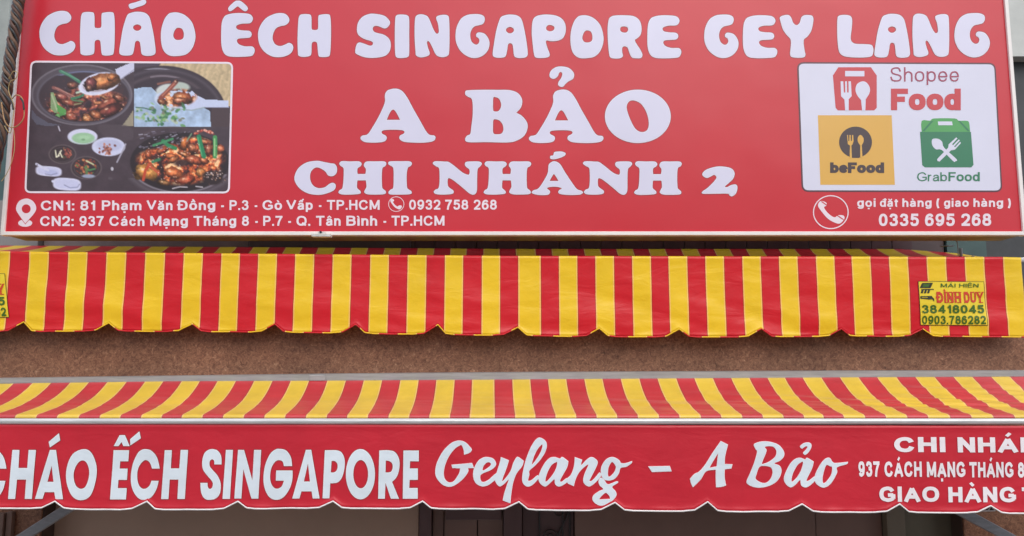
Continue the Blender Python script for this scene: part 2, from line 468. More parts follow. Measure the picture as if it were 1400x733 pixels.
def lay(word, wt, gap=.13):
    """strokes of a word in cap-height units -> list of (points, closed, width); total width"""
    h = wt / 2; x = 0; res = []
    for ch in word:
        base, acc = ACC.get(ch, (ch, ''))
        W, strokes = GL[base]
        W = W + (wt - .19) * (.6 if W > .3 else 1)
        low = base.islower()
        for kind, pts in strokes:
            q = [(x + h + px * (W - wt), h + py * (1 - wt)) for px, py in pts]
            if kind == 'o': res.append((q, True, wt)); continue
            if len(q) > 2: q = curve_open(q)
            def ext(a, b_):
                L = math.hypot(a[0] - b_[0], a[1] - b_[1]) or 1
                return (a[0] + (a[0] - b_[0]) / L * h, a[1] + (a[1] - b_[1]) / L * h)
            if kind in ('s', 'b'): q[0] = ext(q[0], q[1])
            if kind in ('s', 'e'): q[-1] = ext(q[-1], q[-2])
            res.append((q, False, wt))
        cx = x + W / 2; ty = (.80 if low else 1.07)
        k = 1.0 if low else 1.15; wa = wt * .72
        up = 0
        if 'c' in acc: res.append(([(cx - .16 * k, ty), (cx, ty + .15 * k), (cx + .16 * k, ty)], False, wa * .9)); up = 1
        if 'v' in acc: res.append((curve_open([(cx - .16, ty + .15), (cx - .1, ty + .04), (cx, ty + .0), (cx + .1, ty + .04), (cx + .16, ty + .15)]), False, wa * .9))
        dx = .13 if up else 0; dy = .13 if up else 0
        if 'a' in acc: res.append(([(cx - .05 + dx, ty + dy), (cx + .10 * k + dx, ty + .18 * k + dy)], False, wa))
        if 'g' in acc: res.append(([(cx + .05 + dx * .3, ty + dy), (cx - .10 * k + dx * .3, ty + .18 * k + dy)], False, wa))
        if 'd' in acc: res.append(([(cx, -.22 - h * .6), (cx, -.22 + h * 1.2)], False, wt * .95))
        if 'b' in acc: res.append(([(x + W * .45, .86), (x + W * 1.12, .86)], False, wt * .6))
        if 'B' in acc: res.append(([(x - .08, .53), (x + W * .5, .53)], False, wt * .8))
        x += W + gap
    return res, x - gap


class Surface:
    """maps photo pixels (px,py) to a sheet standing D metres away, with a slack profile"""
    def __init__(s, D, disp=None): s.D = D; s.disp = disp
    def __call__(s, px, py, proud):
        x, y, z = P(px, py, s.D)
        if s.disp: y += s.disp(x, z)
        return (x, y - proud, z)

class Ink:
    """collects flat printed shapes into one mesh on a surface"""
    def __init__(s, surf): s.surf = surf; s.v = []; s.f = []; s.m = []; s.mats = []
    def _mi(s, m):
        if m not in s.mats: s.mats.append(m)
        return s.mats.index(m)
    def put(s, vf, mat, h=0.0010, h0=0.0003, sub=False):
        vs_, fs_ = vf
        if sub:
            bm = bmesh.new()
            bv = [bm.verts.new(v) for v in vs_]
            for f in fs_:
                try: bm.faces.new([bv[i] for i in f])
                except ValueError: pass
            bmesh.ops.triangulate(bm, faces=[f for f in bm.faces if len(f.verts) > 3])
            for _ in range(3):
                es = [e for e in bm.edges if (Vector(e.verts[0].co[:2]) - Vector(e.verts[1].co[:2])).length > 9]
                if not es: break
                bmesh.ops.subdivide_edges(bm, edges=es, cuts=1)
                bmesh.ops.triangulate(bm, faces=[f for f in bm.faces if len(f.verts) > 3])
            bm.verts.index_update()
            vs_ = [tuple(v.co) for v in bm.verts]; fs_ = [[v.index for v in f.verts] for f in bm.faces]
            bm.free()
        n = len(s.v)
        mi = s._mi(mat)
        for (x, y, z) in vs_: s.v.append(s.surf(x, y, h if z > 0 else h0))
        for f in fs_: s.f.append([n + i for i in f]); s.m.append(mi)
        return s
    def rings(s, rr, mat, h=0.0010, h0=0.0003, sub=False):
        return s.put(fill(rr), mat, h, h0, sub)
    def rimmed(s, rr, face, rim, w=0.8, h=0.0014, sub=False):
        s.rings(rr, rim, h - 0.0004, 0.0003, sub)
        outer = rr[0]
        ins = [inset(r, w if i == 0 else -w) for i, r in enumerate(rr)]
        return s.rings(ins, face, h, h - 0.0003, sub)
    def text(s, word, x0, x1, base, cap, mat, wt=.19, h=0.0010, lean=0.0, slope=0.0, gap=.13):
        res, W = lay(word, wt, gap)
        k = (x1 - x0) / W
        mi = s._mi(mat)
        for si, (pts, closed, w) in enumerate(res):
            hh = h + si * 6e-5
            N = len(pts); n = len(s.v)
            # refine long straight strokes so that they follow slack cloth
            if not closed:
                q = [pts[0]]
                for a, b_ in zip(pts[:-1], pts[1:]):
                    m = max(1, int(math.hypot(a[0] - b_[0], a[1] - b_[1]) / .3))
                    q += [(a[0] + (b_[0] - a[0]) * t / m, a[1] + (b_[1] - a[1]) * t / m) for t in range(1, m + 1)]
                pts = q; N = len(pts)
            for i in range(N):
                a = pts[i - 1] if (closed or i > 0) else pts[i]
                c = pts[(i + 1) % N] if (closed or i < N - 1) else pts[i]
                b_ = pts[i]
                e1 = Vector((b_[0] - a[0], b_[1] - a[1])); e2 = Vector((c[0] - b_[0], c[1] - b_[1]))
                if e1.length < 1e-7: e1 = e2
                if e2.length < 1e-7: e2 = e1
                n1 = Vector((-e1.y, e1.x)).normalized(); n2 = Vector((-e2.y, e2.x)).normalized()
                nn = (n1 + n2).normalized(); kk = max(.55, nn.dot(n1))
                for sg in (1, -1):
                    px_ = b_[0] + nn.x * w / 2 / kk * sg; py_ = b_[1] + nn.y * w / 2 / kk * sg
                    X = x0 + px_ * k - lean * (py_ * cap); Y = base - py_ * cap + slope * px_ * k
                    s.v.append(s.surf(X, Y, hh + 5e-5 * i / N))
            for i in range(N if closed else N - 1):
                i2 = (i + 1) % N
                s.f.append([n + 2 * i, n + 2 * i + 1, n + 2 * i2 + 1, n + 2 * i2]); s.m.append(mi)
        return s
    def build(s, name, parent):
        return mesh(name, s.v, s.f, s.mats, parent, s.m)

def tr(pts, ox, oy, k):
    return [((p[0] / k + ox, p[1] / k + oy) + ((1,) if len(p) > 2 else ())) for p in pts]
def ell(cx, cy, rx, ry, n=28, a0=0.0):
    return [(cx + rx * math.cos(2 * math.pi * i / n), cy + ry * math.sin(2 * math.pi * i / n)) for i in range(n)]
def box_fit(rings, src, dst):
    """move rings drawn in box src to box dst (x0,y0,x1,y1)"""
    sx = (dst[2] - dst[0]) / (src[2] - src[0]); sy = (dst[3] - dst[1]) / (src[3] - src[1])
    return [[((x - src[0]) * sx + dst[0], (y - src[1]) * sy + dst[1]) for (x, y) in r] for r in rings]
def bbox(rings):
    xs = [p[0] for r in rings for p in r]; ys = [p[1] for r in rings for p in r]
    return (min(xs), min(ys), max(xs), max(ys))

# --- bubble letters of the top line (drawn at four times the photo's scale)
BUB = {
 'C': [[(320,60),(365,62),(388,85),(388,108),(370,125),(340,132),(315,145),(300,175),(298,205),(312,232),(340,242),(370,232),(390,224),(408,235),(412,255),(400,280),(370,298),(330,304),(290,298),(250,272),(225,235),(216,190),(220,150),(240,110),(270,80)]],
 'H': [[(460,68),(500,67),(516,80),(518,145),(528,154),(545,154),(555,143),(556,82),(568,70),(610,67),(624,80),(628,140),(627,230),(622,290),(610,303),(570,305),(556,292),(550,232),(540,220),(525,222),(518,235),(516,285),(505,300),(470,305),(445,298),(440,280),(438,200),(442,110),(447,80)]],
 'A': [[(720,70),(750,65),(790,70),(815,90),(828,130),(842,200),(851,270),(848,295),(830,305),(795,306),(775,295),(770,260),(765,232),(752,224),(740,232),(735,262),(728,292),(715,303),(680,305),(658,298),(653,280),(660,230),(672,160),(688,105),(700,80)],[(751,134),(770,142),(773,156),(760,168),(742,168),(729,156),(732,142)]],
 'O': [[(935,70),(970,68),(1010,82),(1045,115),(1062,155),(1069,200),(1062,240),(1045,275),(1015,300),(970,308),(930,306),(900,285),(885,250),(880,200),(885,150),(900,105),(918,80)],[(975,152),(995,158),(1005,180),(1003,208),(985,219),(960,217),(948,198),(952,175),(962,158)]],
 'E': [[(1240,82),(1290,72),(1360,76),(1382,95),(1380,115),(1365,128),(1325,130),(1298,138),(1292,150),(1302,162),(1330,167),(1365,170),(1377,187),(1368,205),(1340,209),(1305,212),(1296,225),(1308,243),(1340,254),(1380,255),(1393,272),(1388,295),(1370,308),(1300,312),(1250,308),(1225,290),(1212,250),(1210,190),(1213,130),(1222,100)]],
 'S': [[(620,76),(650,75),(700,85),(728,110),(732,130),(718,150),(700,155),(670,143),(650,142),(640,150),(640,165),(655,178),(700,190),(730,215),(737,250),(728,285),(700,308),(640,317),(590,312),(550,295),(543,280),(550,245),(565,232),(590,238),(620,249),(635,247),(640,235),(630,225),(590,212),(560,190),(552,160),(560,120),(585,90)]],
 'I': [[(770,84),(800,80),(830,86),(838,110),(838,200),(838,290),(830,312),(800,318),(770,314),(762,290),(760,200),(762,110)]],
 'N': [[(880,85),(905,79),(935,88),(950,110),(970,160),(985,183),(995,183),(1000,170),(995,130),(986,105),(990,90),(1020,82),(1048,86),(1056,110),(1058,200),(1056,280),(1048,305),(1015,313),(985,300),(965,260),(950,232),(940,225),(935,235),(942,265),(950,290),(942,305),(905,314),(878,305),(873,280),(868,200),(870,110)]],
 'G': [[(1180,78),(1220,78),(1245,88),(1251,108),(1242,130),(1220,138),(1195,145),(1178,165),(1172,195),(1180,228),(1200,244),(1215,240),(1222,225),(1218,210),(1205,200),(1206,185),(1220,177),(1250,185),(1270,210),(1277,240),(1268,275),(1240,305),(1200,318),(1160,310),(1120,280),(1098,240),(1092,200),(1098,150),(1120,105),(1150,84)]],
 'P': [[(150,84),(190,80),(240,86),(275,105),(292,135),(294,170),(282,205),(255,222),(215,226),(190,222),(186,235),(195,265),(206,295),(200,312),(165,318),(130,315),(120,295),(113,240),(108,180),(112,120),(125,95)],[(215,138),(232,148),(228,165),(208,172),(190,165),(187,150),(198,138)]],
 'R': [[(560,86),(600,84),(660,88),(695,110),(708,150),(703,190),(685,210),(672,220),(680,240),(700,270),(713,300),(705,318),(680,320),(655,315),(642,290),(632,262),(615,254),(603,262),(602,285),(606,308),(590,320),(560,321),(538,315),(530,290),(524,220),(523,150),(530,105),(542,92)],[(612,145),(630,150),(635,165),(625,178),(605,178),(592,168),(594,150)]],
 'Y': [[(85,84),(110,82),(125,95),(137,125),(155,138),(172,125),(182,95),(200,83),(235,84),(247,98),(245,130),(235,170),(215,200),(197,215),(194,240),(200,280),(204,300),(195,314),(160,317),(128,312),(120,295),(124,250),(122,215),(100,190),(80,160),(68,120),(64,95)]],
 'L': [[(390,86),(420,82),(450,88),(460,110),(457,160),(452,205),(458,228),(480,240),(530,242),(565,246),(576,265),(574,295),(560,310),(510,315),(450,313),(410,305),(388,280),(380,220),(378,150),(380,100)]],
 'acute': [[(705,24),(745,12),(780,0),(795,0),(800,15),(785,29),(750,40),(720,50),(706,42)]],
 'circ': [[(1248,50),(1255,35),(1285,8),(1300,4),(1320,8),(1350,35),(1356,50),(1345,62),(1330,58),(1308,40),(1300,36),(1290,42),(1270,58),(1255,62)]],
}
BUBR = {k: [crom(r, 4) for r in v] for k, v in BUB.items()}
TOP = [('C',54,15,103,76),('H',109.5,16.5,157,76.2),('A',163.2,16.2,212.8,76.6),('acute',176,-.5,200,12.5),('O',220,17,267.3,77),
       ('E',302.4,18,348.3,78),('circ',312,1,339,15.6),('C',352.8,18,401,78.4),('H',406.9,19.4,452.6,78.3),
       ('S',485.7,18.8,534.3,79.4),('I',539.8,20,559.6,79.6),('N',566.8,19.7,614.6,78.6),('G',622.8,19.4,669.3,79.6),('A',673.6,20,721.5,79.6),
       ('P',727,20,773.6,79.6),('O',779.8,21,825.2,80),('R',830.7,21,878.3,80.3),('E',885,21,931.4,80),
       ('G',962.7,20,1009.6,79.6),('E',1015.6,21,1062.6,79.8),('Y',1066,20.5,1112,79.3),
       ('L',1144.5,20.5,1194,78.9),('A',1195.4,19,1244,79.2),('N',1247.4,18.8,1297.6,78.2),('G',1304.8,18,1353.2,78.7)]

# --- soft slab letters of the two middle lines
CP = {
 'A': (480,85,[[(240,145),(275,155),(305,190),(340,255),(380,325),(410,378),(430,398),(455,402),(462,415),(450,432),(410,440),(350,441),(290,436),(265,420),(268,402),(285,393),(292,383),(280,373),(230,370),(180,373),(167,382),(172,393),(190,403),(195,418),(180,435),(130,441),(75,437),(52,420),(60,403),(90,395),(115,360),(150,300),(178,240),(186,210),(185,180),(200,155)],[(230,260),(246,274),(268,316,1),(195,316,1),(214,274)]]),
 'B': (480,85,[[(635,155),(700,152),(800,152),(870,154),(915,172),(936,210),(928,250),(903,277,1),(935,295),(962,330),(964,365),(945,405),(900,432),(850,440),(740,438),(640,438),(624,420),(635,402),(652,392),(658,350),(665,290),(665,230),(658,200),(640,190),(625,178),(625,162)],[(778,195),(790,192),(808,200),(820,225),(818,250),(805,268),(785,270),(777,262),(776,230)],[(778,318),(790,313),(812,320),(830,345),(832,375),(820,392),(795,395),(778,388),(776,350)]]),
 'hook': (480,85,[[(1150,24),(1190,32),(1218,60),(1215,90),(1190,105),(1172,120),(1160,134),(1145,135),(1132,125),(1135,108),(1150,85),(1155,65),(1148,54),(1137,60),(1130,78),(1110,92),(1090,85),(1085,68),(1095,45),(1120,28)]]),
 'O': (630,85,[ell(968,297,180,146),[(945,210),(985,228),(1015,275),(1028,330),(1020,370),(990,383),(955,365),(925,310),(907,250),(918,218)]]),
 'C': (350,183,[[(335,148),(375,155),(410,162),(430,165),(443,185),(440,215),(420,232),(395,228),(378,205),(345,186),(320,188),(300,210),(296,245),(310,280),(340,297),(375,293),(400,275),(420,268),(436,280),(430,305),(400,322),(350,334),(290,328),(240,300),(213,260),(213,225),(235,185),(280,156)]]),
 'H': (350,183,[[(470,150),(515,151),(562,151),(578,163),(572,178),(557,188),(554,205),(556,220,1),(598,220,1),(601,205),(600,190),(590,176),(594,160),(610,151),(650,151),(700,151),(713,163),(706,178),(692,188),(688,230),(690,290),(697,303),(710,315),(703,330),(650,333),(610,331),(592,320),(597,305),(604,290),(602,262),(600,255,1),(555,255,1),(553,270),(553,295),(562,305),(572,315),(568,328),(520,333),(470,332),(451,322),(458,308),(472,298),(478,260),(480,200),(476,185),(462,175),(456,162)]]),
 'I': (350,183,[[(735,151),(790,150),(840,151),(853,163),(845,177),(830,188),(824,230),(826,290),(834,303),(850,315),(845,330),(790,333),(735,332),(724,320),(735,306),(750,296),(753,250),(752,195),(745,180),(725,168),(724,158)]]),
 'N': (350,183,[[(985,150),(1030,152),(1055,155),(1090,180),(1130,212),(1160,224),(1168,215),(1166,195),(1150,182),(1142,168),(1150,154),(1190,151),(1225,153),(1235,165),(1225,180),(1212,195),(1209,250),(1208,310),(1195,332),(1170,328),(1130,295),(1080,255),(1055,243),(1048,255),(1050,285),(1062,298),(1080,312),(1075,328),(1030,333),(985,330),(972,318),(982,305),(998,297),(1004,260),(1003,200),(998,185),(985,178),(968,165),(970,155)]]),
 'a': (700,183,[[(230,150),(262,165),(290,210),(330,270),(355,302),(380,312),(388,322),(370,333),(310,335),(265,330),(253,320),(258,308),(272,300),(255,292),(225,290),(200,293),(192,300),(205,310),(207,322),(195,334),(150,335),(115,328),(108,318),(120,308),(145,298),(175,255),(195,215),(198,190),(203,165)],[(229,221),(240,234),(254,258,1),(206,258,1),(219,234)]]),
 'acute': (700,183,[[(235,99),(270,97),(292,106),(288,120),(260,133),(230,140),(210,136),(210,122),(225,118),(228,108)]]),
 '2': (700,183,[[(1115,180),(1160,180),(1200,190),(1217,215),(1210,245),(1185,270),(1165,288),(1175,292),(1200,280),(1225,278),(1233,295),(1225,325),(1205,342),(1190,338),(1180,328),(1120,328),(1045,328),(1042,315),(1070,295),(1105,260),(1118,238),(1105,225),(1085,235),(1065,242),(1045,232),(1042,215),(1065,195)]]),
}
CPR = {k: [crom(tr(r, ox, oy, 4), 4) for r in rr] for k, (ox, oy, rr) in CP.items()}
MID = [('A',None),('B',None),('hook',None),('A',(723,122.5,825,195.8)),('O',None),('C',None),('H',None),('I',None),('N',None),
       ('H',(661.2,220.5,726.2,266.3)),('a',None),('acute',None),('N',(797,220.5,864.3,266.5)),('H',(867,220.5,932,266.7)),('2',None)]

# --- heavy condensed capitals and brush script of the lower valance
def K(*p): return [(x, y, 1) for x, y in p]
LOWL = [
 ('C',180,575,5.43,[[(108,212),(150,225),(190,275),(210,357,1),(152,357,1),(140,320),(120,298),(95,296),(65,325),(45,370),(42,430),(55,480),(80,505),(110,503),(135,480),(148,447,1),(202,447,1),(185,510),(150,565),(105,588),(55,580),(15,530),(-3,470),(-5,400),(10,320),(45,245),(75,218)]],None),
 ('C',180,575,5.43,None,-209.2),
 ('H',0,575,5.43,[K((95,218),(147,218),(140,352),(205,352),(215,218),(269,218),(237,582),(185,582),(196,438),(128,438),(114,582),(62,582))],None),
 ('A',0,575,5.43,[K((372,218),(417,218),(468,584),(412,584),(404,532),(332,532),(316,582),(260,582)),K((386,335),(398,455),(353,455))],None),
 ('acute_accent',0,575,5.43,[K((363,158),(440,93),(448,148),(372,200))],None),
 ('O',0,575,5.43,[[(620,212),(680,240),(717,340),(710,450),(670,560),(600,592),(535,560),(495,460),(497,350),(540,250)],[(615,296),(645,315),(662,370),(658,430),(635,490),(600,507),(565,485),(548,430),(552,370),(580,315)]],None),
 ('E',0,575,5.43,[K((845,220),(960,220),(953,303),(893,303),(888,357),(947,357),(943,441),(880,441),(875,502),(942,502),(935,586),(817,586))],None),
 ('circumflex',0,575,5.43,[K((890,108),(930,108),(965,190),(918,190),(904,160),(882,190),(846,190))],None),
 ('acute_accent',0,575,5.43,[K((968,138),(1037,80),(1048,132),(970,185))],None),
 ('H',180,575,5.43,[K((247,220),(300,220),(292,355),(355,355),(365,218),(420,218),(396,582),(341,582),(349,438),(284,438),(274,583),(220,583))],None),
 ('S',180,575,5.43,[[(605,212),(640,225),(665,265),(668,326,1),(615,326,1),(613,300),(600,288),(582,300),(580,335),(600,365),(640,410),(662,465),(660,530),(635,572),(590,588),(545,580),(518,535),(512,462,1),(565,462,1),(567,490),(578,506),(597,500),(605,470),(595,445),(560,405),(530,360),(525,300),(540,245),(570,218)]],None),
 ('I',180,575,5.43,[K((700,218),(752,218),(732,581),(677,581))],None),
 ('N',180,575,5.43,[K((790,218),(835,218),(898,445),(909,218),(962,218),(943,579),(892,579),(830,360),(817,578),(765,578))],None),
 ('G',360,575,5.43,[[(125,210),(170,222),(205,270),(216,338,1),(155,338,1),(145,305),(120,294),(90,305),(62,350),(52,410),(60,465),(85,500),(115,503),(140,485),(155,446,1),(95,446,1),(97,370,1),(219,370,1),(217,440),(195,510),(150,570),(95,588),(45,565),(12,500),(3,420),(15,330),(50,250),(90,215)]],None),
 ('A',360,575,5.43,[K((317,217),(357,217),(419,578),(368,578),(360,525),(285,525),(270,578),(217,578)),K((333,318),(348,452),(303,452))],None),
 ('P',360,575,5.43,[[(458,220,1),(540,220),(580,235),(603,280),(605,340),(590,410),(560,455),(520,465),(498,465,1),(492,577,1),(441,577,1)],[(508,300,1),(530,300),(548,315),(553,340),(545,370),(525,384),(502,384,1)]],None),
 ('O',360,575,5.43,[ell(722,398,108,187,20),ell(724,398,55,105,20)],None),
 ('R',360,575,5.43,[[(862,222,1),(930,220),(980,235),(1010,290),(1010,360),(990,420),(957,455,1),(1008,580,1),(948,580,1),(908,462,1),(903,580,1),(853,580,1)],[(910,297,1),(935,300),(955,315),(962,345),(952,375),(935,384),(908,384,1)]],None),
 ('E',360,575,5.43,[K((1041,222),(1155,222),(1155,302),(1090,302),(1088,355),(1148,355),(1148,440),(1087,440),(1084,500),(1147,500),(1147,580),(1036,580))],None),
]
SCR = [
 ('G',580,[[(300,75),(345,90),(385,130),(398,155),(375,180),(332,194,1),(330,160),(315,118),(295,118),(250,150),(200,220),(170,300),(165,370),(185,410),(215,425),(250,410),(290,350),(300,308,1),(235,305,1),(227,277,1),(400,262,1),(416,306,1),(365,306,1),(368,335),(330,390),(270,440),(215,462),(155,445),(105,390),(92,330),(110,250),(160,160),(220,100),(260,80)]]),
 ('e',580,[[(525,212),(575,225),(600,262),(590,295),(550,325),(480,355),(468,385),(478,415),(500,420),(540,400),(590,355),(620,345),(625,375),(580,415),(530,450),(480,458),(430,430),(408,375),(415,310),(450,245),(490,218)],[(545,258),(557,275),(535,300),(490,325),(495,290),(520,262)]]),
 ('y',580,[[(640,212,1),(708,240,1),(690,300),(660,380),(652,415),(690,375),(725,320),(740,270),(765,222),(785,212),(832,245,1),(818,290),(772,350),(745,420),(730,500),(720,600,1),(655,575,1),(668,515),(692,440),(705,400),(665,440),(628,458),(598,425),(592,390),(608,330),(630,260)]]),
 ('l',580,[[(965,50),(1005,70),(1024,105),(1015,160),(975,230),(920,290),(878,328),(878,360),(868,400),(872,412),(900,402),(945,365),(955,390),(905,445),(865,460),(830,440),(817,400),(825,330),(850,230),(890,130),(930,68)],[(985,108),(980,150),(950,210),(900,275),(915,215),(945,150)]]),
 ('a',715,[[(310,225),(330,212),(380,248,1),(368,300),(335,360),(310,410),(325,418),(365,388),(385,405),(345,442),(300,460),(268,440),(262,400),(225,432),(185,460),(145,435),(128,390),(145,330),(180,265),(220,222),(260,212),(292,220)],[(265,262),(285,258),(275,310),(240,370),(195,418),(188,400),(205,340),(235,285)]]),
 ('n',715,[[(432,212,1),(495,235,1),(485,280),(530,235),(575,212),(622,245),(615,290),(570,380),(555,412),(575,410),(610,375),(640,340),(650,375),(600,430),(555,460),(515,440),(502,405),(515,350),(545,280),(520,290),(470,340),(440,400),(425,458,1),(375,435,1),(362,400),(400,360),(425,290)]]),
 ('g',715,[[(735,212),(775,220),(805,240),(820,262),(860,262),(910,245,1),(905,265),(860,295),(815,305),(800,350),(765,395),(715,410),(670,395),(650,350),(655,290),(690,235)],[(745,255),(765,275),(775,300),(760,340),(725,375),(710,365),(712,310),(728,270)]]),
 ('g_loop',715,[[(650,385),(680,405),(710,440),(780,415),(793,428),(745,462),(775,500),(778,540),(730,590),(660,620),(610,605),(580,570),(590,530),(640,495),(670,480),(640,450),(630,415)],[(690,512),(718,535),(728,562,1),(635,567,1),(655,540)]]),
 ('dash',885.8,[K((0,290),(181,286),(197,332),(32,338))]),
 ('A',920,[[(398,78,1),(458,108,1),(435,200),(430,270,1),(495,272,1),(485,308,1),(430,315,1),(430,380),(442,450,1),(400,462),(358,465,1),(355,400),(355,318,1),(275,332),(230,400),(165,465,1),(150,435),(140,395,1),(175,355),(220,330),(270,270),(330,175)],[(375,180,1),(362,290,1),(302,302,1),(335,245)]]),
 ('B',920,[[(680,100),(740,82),(810,85),(880,110),(922,160),(925,205),(890,245),(845,265),(890,285),(905,330),(885,390),(840,435),(770,462),(700,468),(640,450),(612,420),(640,350),(675,260),(700,170),(690,150),(675,120)],[(765,130),(800,122),(840,130),(862,165),(850,210),(800,250),(745,270),(745,250),(780,160)],[(720,295),(770,288),(815,300),(830,340),(815,390),(780,425),(735,425),(690,395),(695,360)]]),
 ('hook_accent',1000,[[(570,125),(600,98),(640,90),(665,105),(662,140),(635,180),(612,196,1),(595,180),(615,155),(632,132),(622,122),(600,135),(588,145,1)]]),
 ('a',1000,[[(615,232),(630,218),(685,250,1),(670,310),(635,380),(625,410),(650,405),(690,375),(705,395),(665,440),(620,466),(580,450),(570,405),(530,445),(490,466),(450,435),(435,390),(455,330),(490,265),(530,228),(570,218),(602,228)],[(570,262),(595,255),(580,320),(545,380),(505,418),(500,395),(515,340),(545,285)]]),
 ('o',1000,[[(800,218),(825,225),(840,250),(870,262),(970,252,1),(960,272),(880,298),(880,340),(850,400),(815,445),(765,468),(715,445),(692,405),(700,350),(730,290),(765,240)],[(820,290),(838,300),(830,360),(795,410),(765,430),(758,390),(770,330),(790,280)]]),
]

# ================================================================== THE SETTING
GX0, GX1 = -9.0, 9.0
def grid_plane(name, x0, x1, y0, y1, z, mat, label=None):
    o = mesh(name, [(x0, y0, z), (x1, y0, z), (x1, y1, z), (x0, y1, z)], [(0, 1, 2, 3)], mat)
    return tag(o, label, None, None, 'structure')
M_ASPH = plain('asphalt', (0.06, 0.06, 0.062, 1), 0.85, var=0.3, vscale=8, bump=0.5, bscale=120)
M_PAVE = plain('pavement_concrete', (0.32, 0.30, 0.28, 1), 0.8, var=0.15, vscale=3, bump=0.3)
grid_plane('ground', -120, 120, -120, 120, -0.12, plain('bare_ground', (0.20, 0.18, 0.15, 1), 0.9, var=0.2, vscale=0.6), 'bare ground round the street')
grid_plane('road', -60, 60, -11.0, -3.1, -0.116, M_ASPH, 'asphalt road in front of the shop')
pv = MB().box(-60, 60, -3.0, 1.2, -0.11, 0.0).build('pavement', M_PAVE)
tag(pv, 'concrete pavement in front of the shop', kind='structure')
kb = MB()
for i in range(60): kb.box(-60 + i * 2 + 0.005, -58 + i * 2 - 0.005, -3.12, -3.003, -0.11, 0.012, 0.01)
tag(kb.build('kerb', M_PAVE), 'kerb stones along the pavement', kind='structure')

# ------------------------------------------------------------------ building: ledge with granite cladding
def zat(py, D): return P(700, py, D)[2]
WY = 0.0                                                  # face of the granite
Dw = 4.45
ztop = zat(398, Dw)
zlint = zat(560, Dw)
XL = P(56, 715, Dw)[0]; XR = P(1318, 715, Dw)[0]
tag(MB().box(GX0, GX1, WY, WY + 0.30, zlint, ztop, 0.004).build('granite_wall', M_GRAN),
    'speckled brown granite band between the two striped awnings', 'wall')
tag(MB().box(GX0, XL, WY + 0.002, WY + 0.30, 0.0, zlint - 0.003, 0.004).build('granite_wall', M_GRAN),
    'brown granite pillar at the bottom left corner under the lower awning', 'wall')
tag(MB().box(XR, GX1, WY + 0.002, WY + 0.30, 0.0, zlint - 0.003, 0.004).build('granite_wall', M_GRAN),
    'brown granite pillar at the bottom right corner under the lower awning', 'wall')

# recessed upper wall with dark tiles behind the top awning
M_RECESS = plain('dark_recess_paint', (0.13, 0.09, 0.095, 1), 0.5, var=0.2, vscale=4)
M_TILE = plain('dark_tile', (0.15, 0.085, 0.095, 1), 0.3, var=0.2, vscale=9)
M_GROUT = plain('tile_grout', (0.30, 0.23, 0.22, 1), 0.8, var=0.2)
M_TEAL = plain('teal_paint', (0.07, 0.13, 0.13, 1), 0.6, var=0.25, vscale=3)
M_GREYP = plain('grey_plaster', (0.30, 0.29, 0.29, 1), 0.8, var=0.15, vscale=4, bump=0.3, bscale=60)
M_PALEP = plain('pale_plaster', (0.58, 0.60, 0.57, 1), 0.8, var=0.12, vscale=3, bump=0.3, bscale=60)
Dr = 5.02
YR = CY + Dr
xa = P(340, 334, Dr)[0]; xb = P(1240, 334, Dr)[0]
uw = MB()
uw.box(P(60, 334, Dr)[0], xa - .002, YR, YR + .2, ztop + 0.003, 4.6)
uw.box(xa, xb, YR + .012, YR + .2, ztop + 0.003, 4.6)
uw.cur = 1
uw.box(xb + .002, P(1290, 334, Dr)[0], YR, YR + .2, ztop + 0.003, 4.6)
uwall = uw.build('recessed_wall', [M_GROUT, M_RECESS])
uwall.data.materials[0] = M_GROUT
tag(uwall, 'dark tiled wall set back under the big red sign', 'wall')
tile_me = None
tw = P(728.4, 334, Dr)[0] - P(700, 334, Dr)[0]
k = 0
x = P(566, 334, Dr)[0]
while x < xb - 0.02:
    for r in range(2):
        if tile_me is None:
            o = MB().box(-tw / 2 + .0025, tw / 2 - .0025, -0.006, 0.006, -0.143, 0.143, 0.0015).build('tile', M_TILE, uwall)
            tile_me = o.data
        else:
            o = link('tile', tile_me, uwall)
        o.location = (x + tw / 2, YR + .004 + random.uniform(-.0008, .0008), zat(337, Dr) - .1 + r * 0.29)
    x += tw
o = MB().box(xa + .01, P(562, 334, Dr)[0], YR - .03, YR + .011, ztop + .01, 4.2, .004).build('grey_board', plain('grey_brown_board', (0.13, 0.10, 0.095, 1), .6, var=.2), uwall)
tag(MB().box(P(1292, 334, Dr)[0], 2.98, YR - .02, YR + .2, ztop + .003, 4.6).build('teal_panel', M_TEAL), 'dark teal wall panel under the right end of the sign', 'wall')
tag(MB().box(-3.30, P(58, 334, Dr)[0], YR - .05, YR + .2, ztop + .003, 3.75, .004).build('grey_plaster_wall', M_GREYP), 'grey plaster wall stub under the left end of the sign', 'wall')

# neighbours beside the sign
tag(MB().box(-6.5, -3.30, YR + .1, YR + .6, 0.6, 4.35).build('teal_side_wall', M_TEAL), 'teal wall seen past the lower left edge of the sign', 'wall')
tag(MB().box(-3.9, P(12, 20, 5.3)[0], .85, 1.3, 4.0, 7.5, .01).build('grey_column', plain('grey_green_plaster', (0.33, 0.36, 0.34, 1), .8, var=.12, bump=.3)), 'pale grey green column at the top left corner behind the cables', 'column')
tag(MB().box(3.0, 7.0, .9, 1.4, P(1395, 77, 5.35)[2], 7.5).build('pale_side_wall', M_PALEP), 'pale plaster wall at the top right corner beside the sign', 'wall')
tag(MB().box(2.99, 7.0, 1.0, 1.4, 2.9, P(1395, 77, 5.35)[2] - .004).build('dark_side_wall', plain('dark_slate_paint', (0.055, 0.06, 0.065, 1), .6, var=.2)), 'dark slate wall below the pale plaster right of the sign', 'wall')

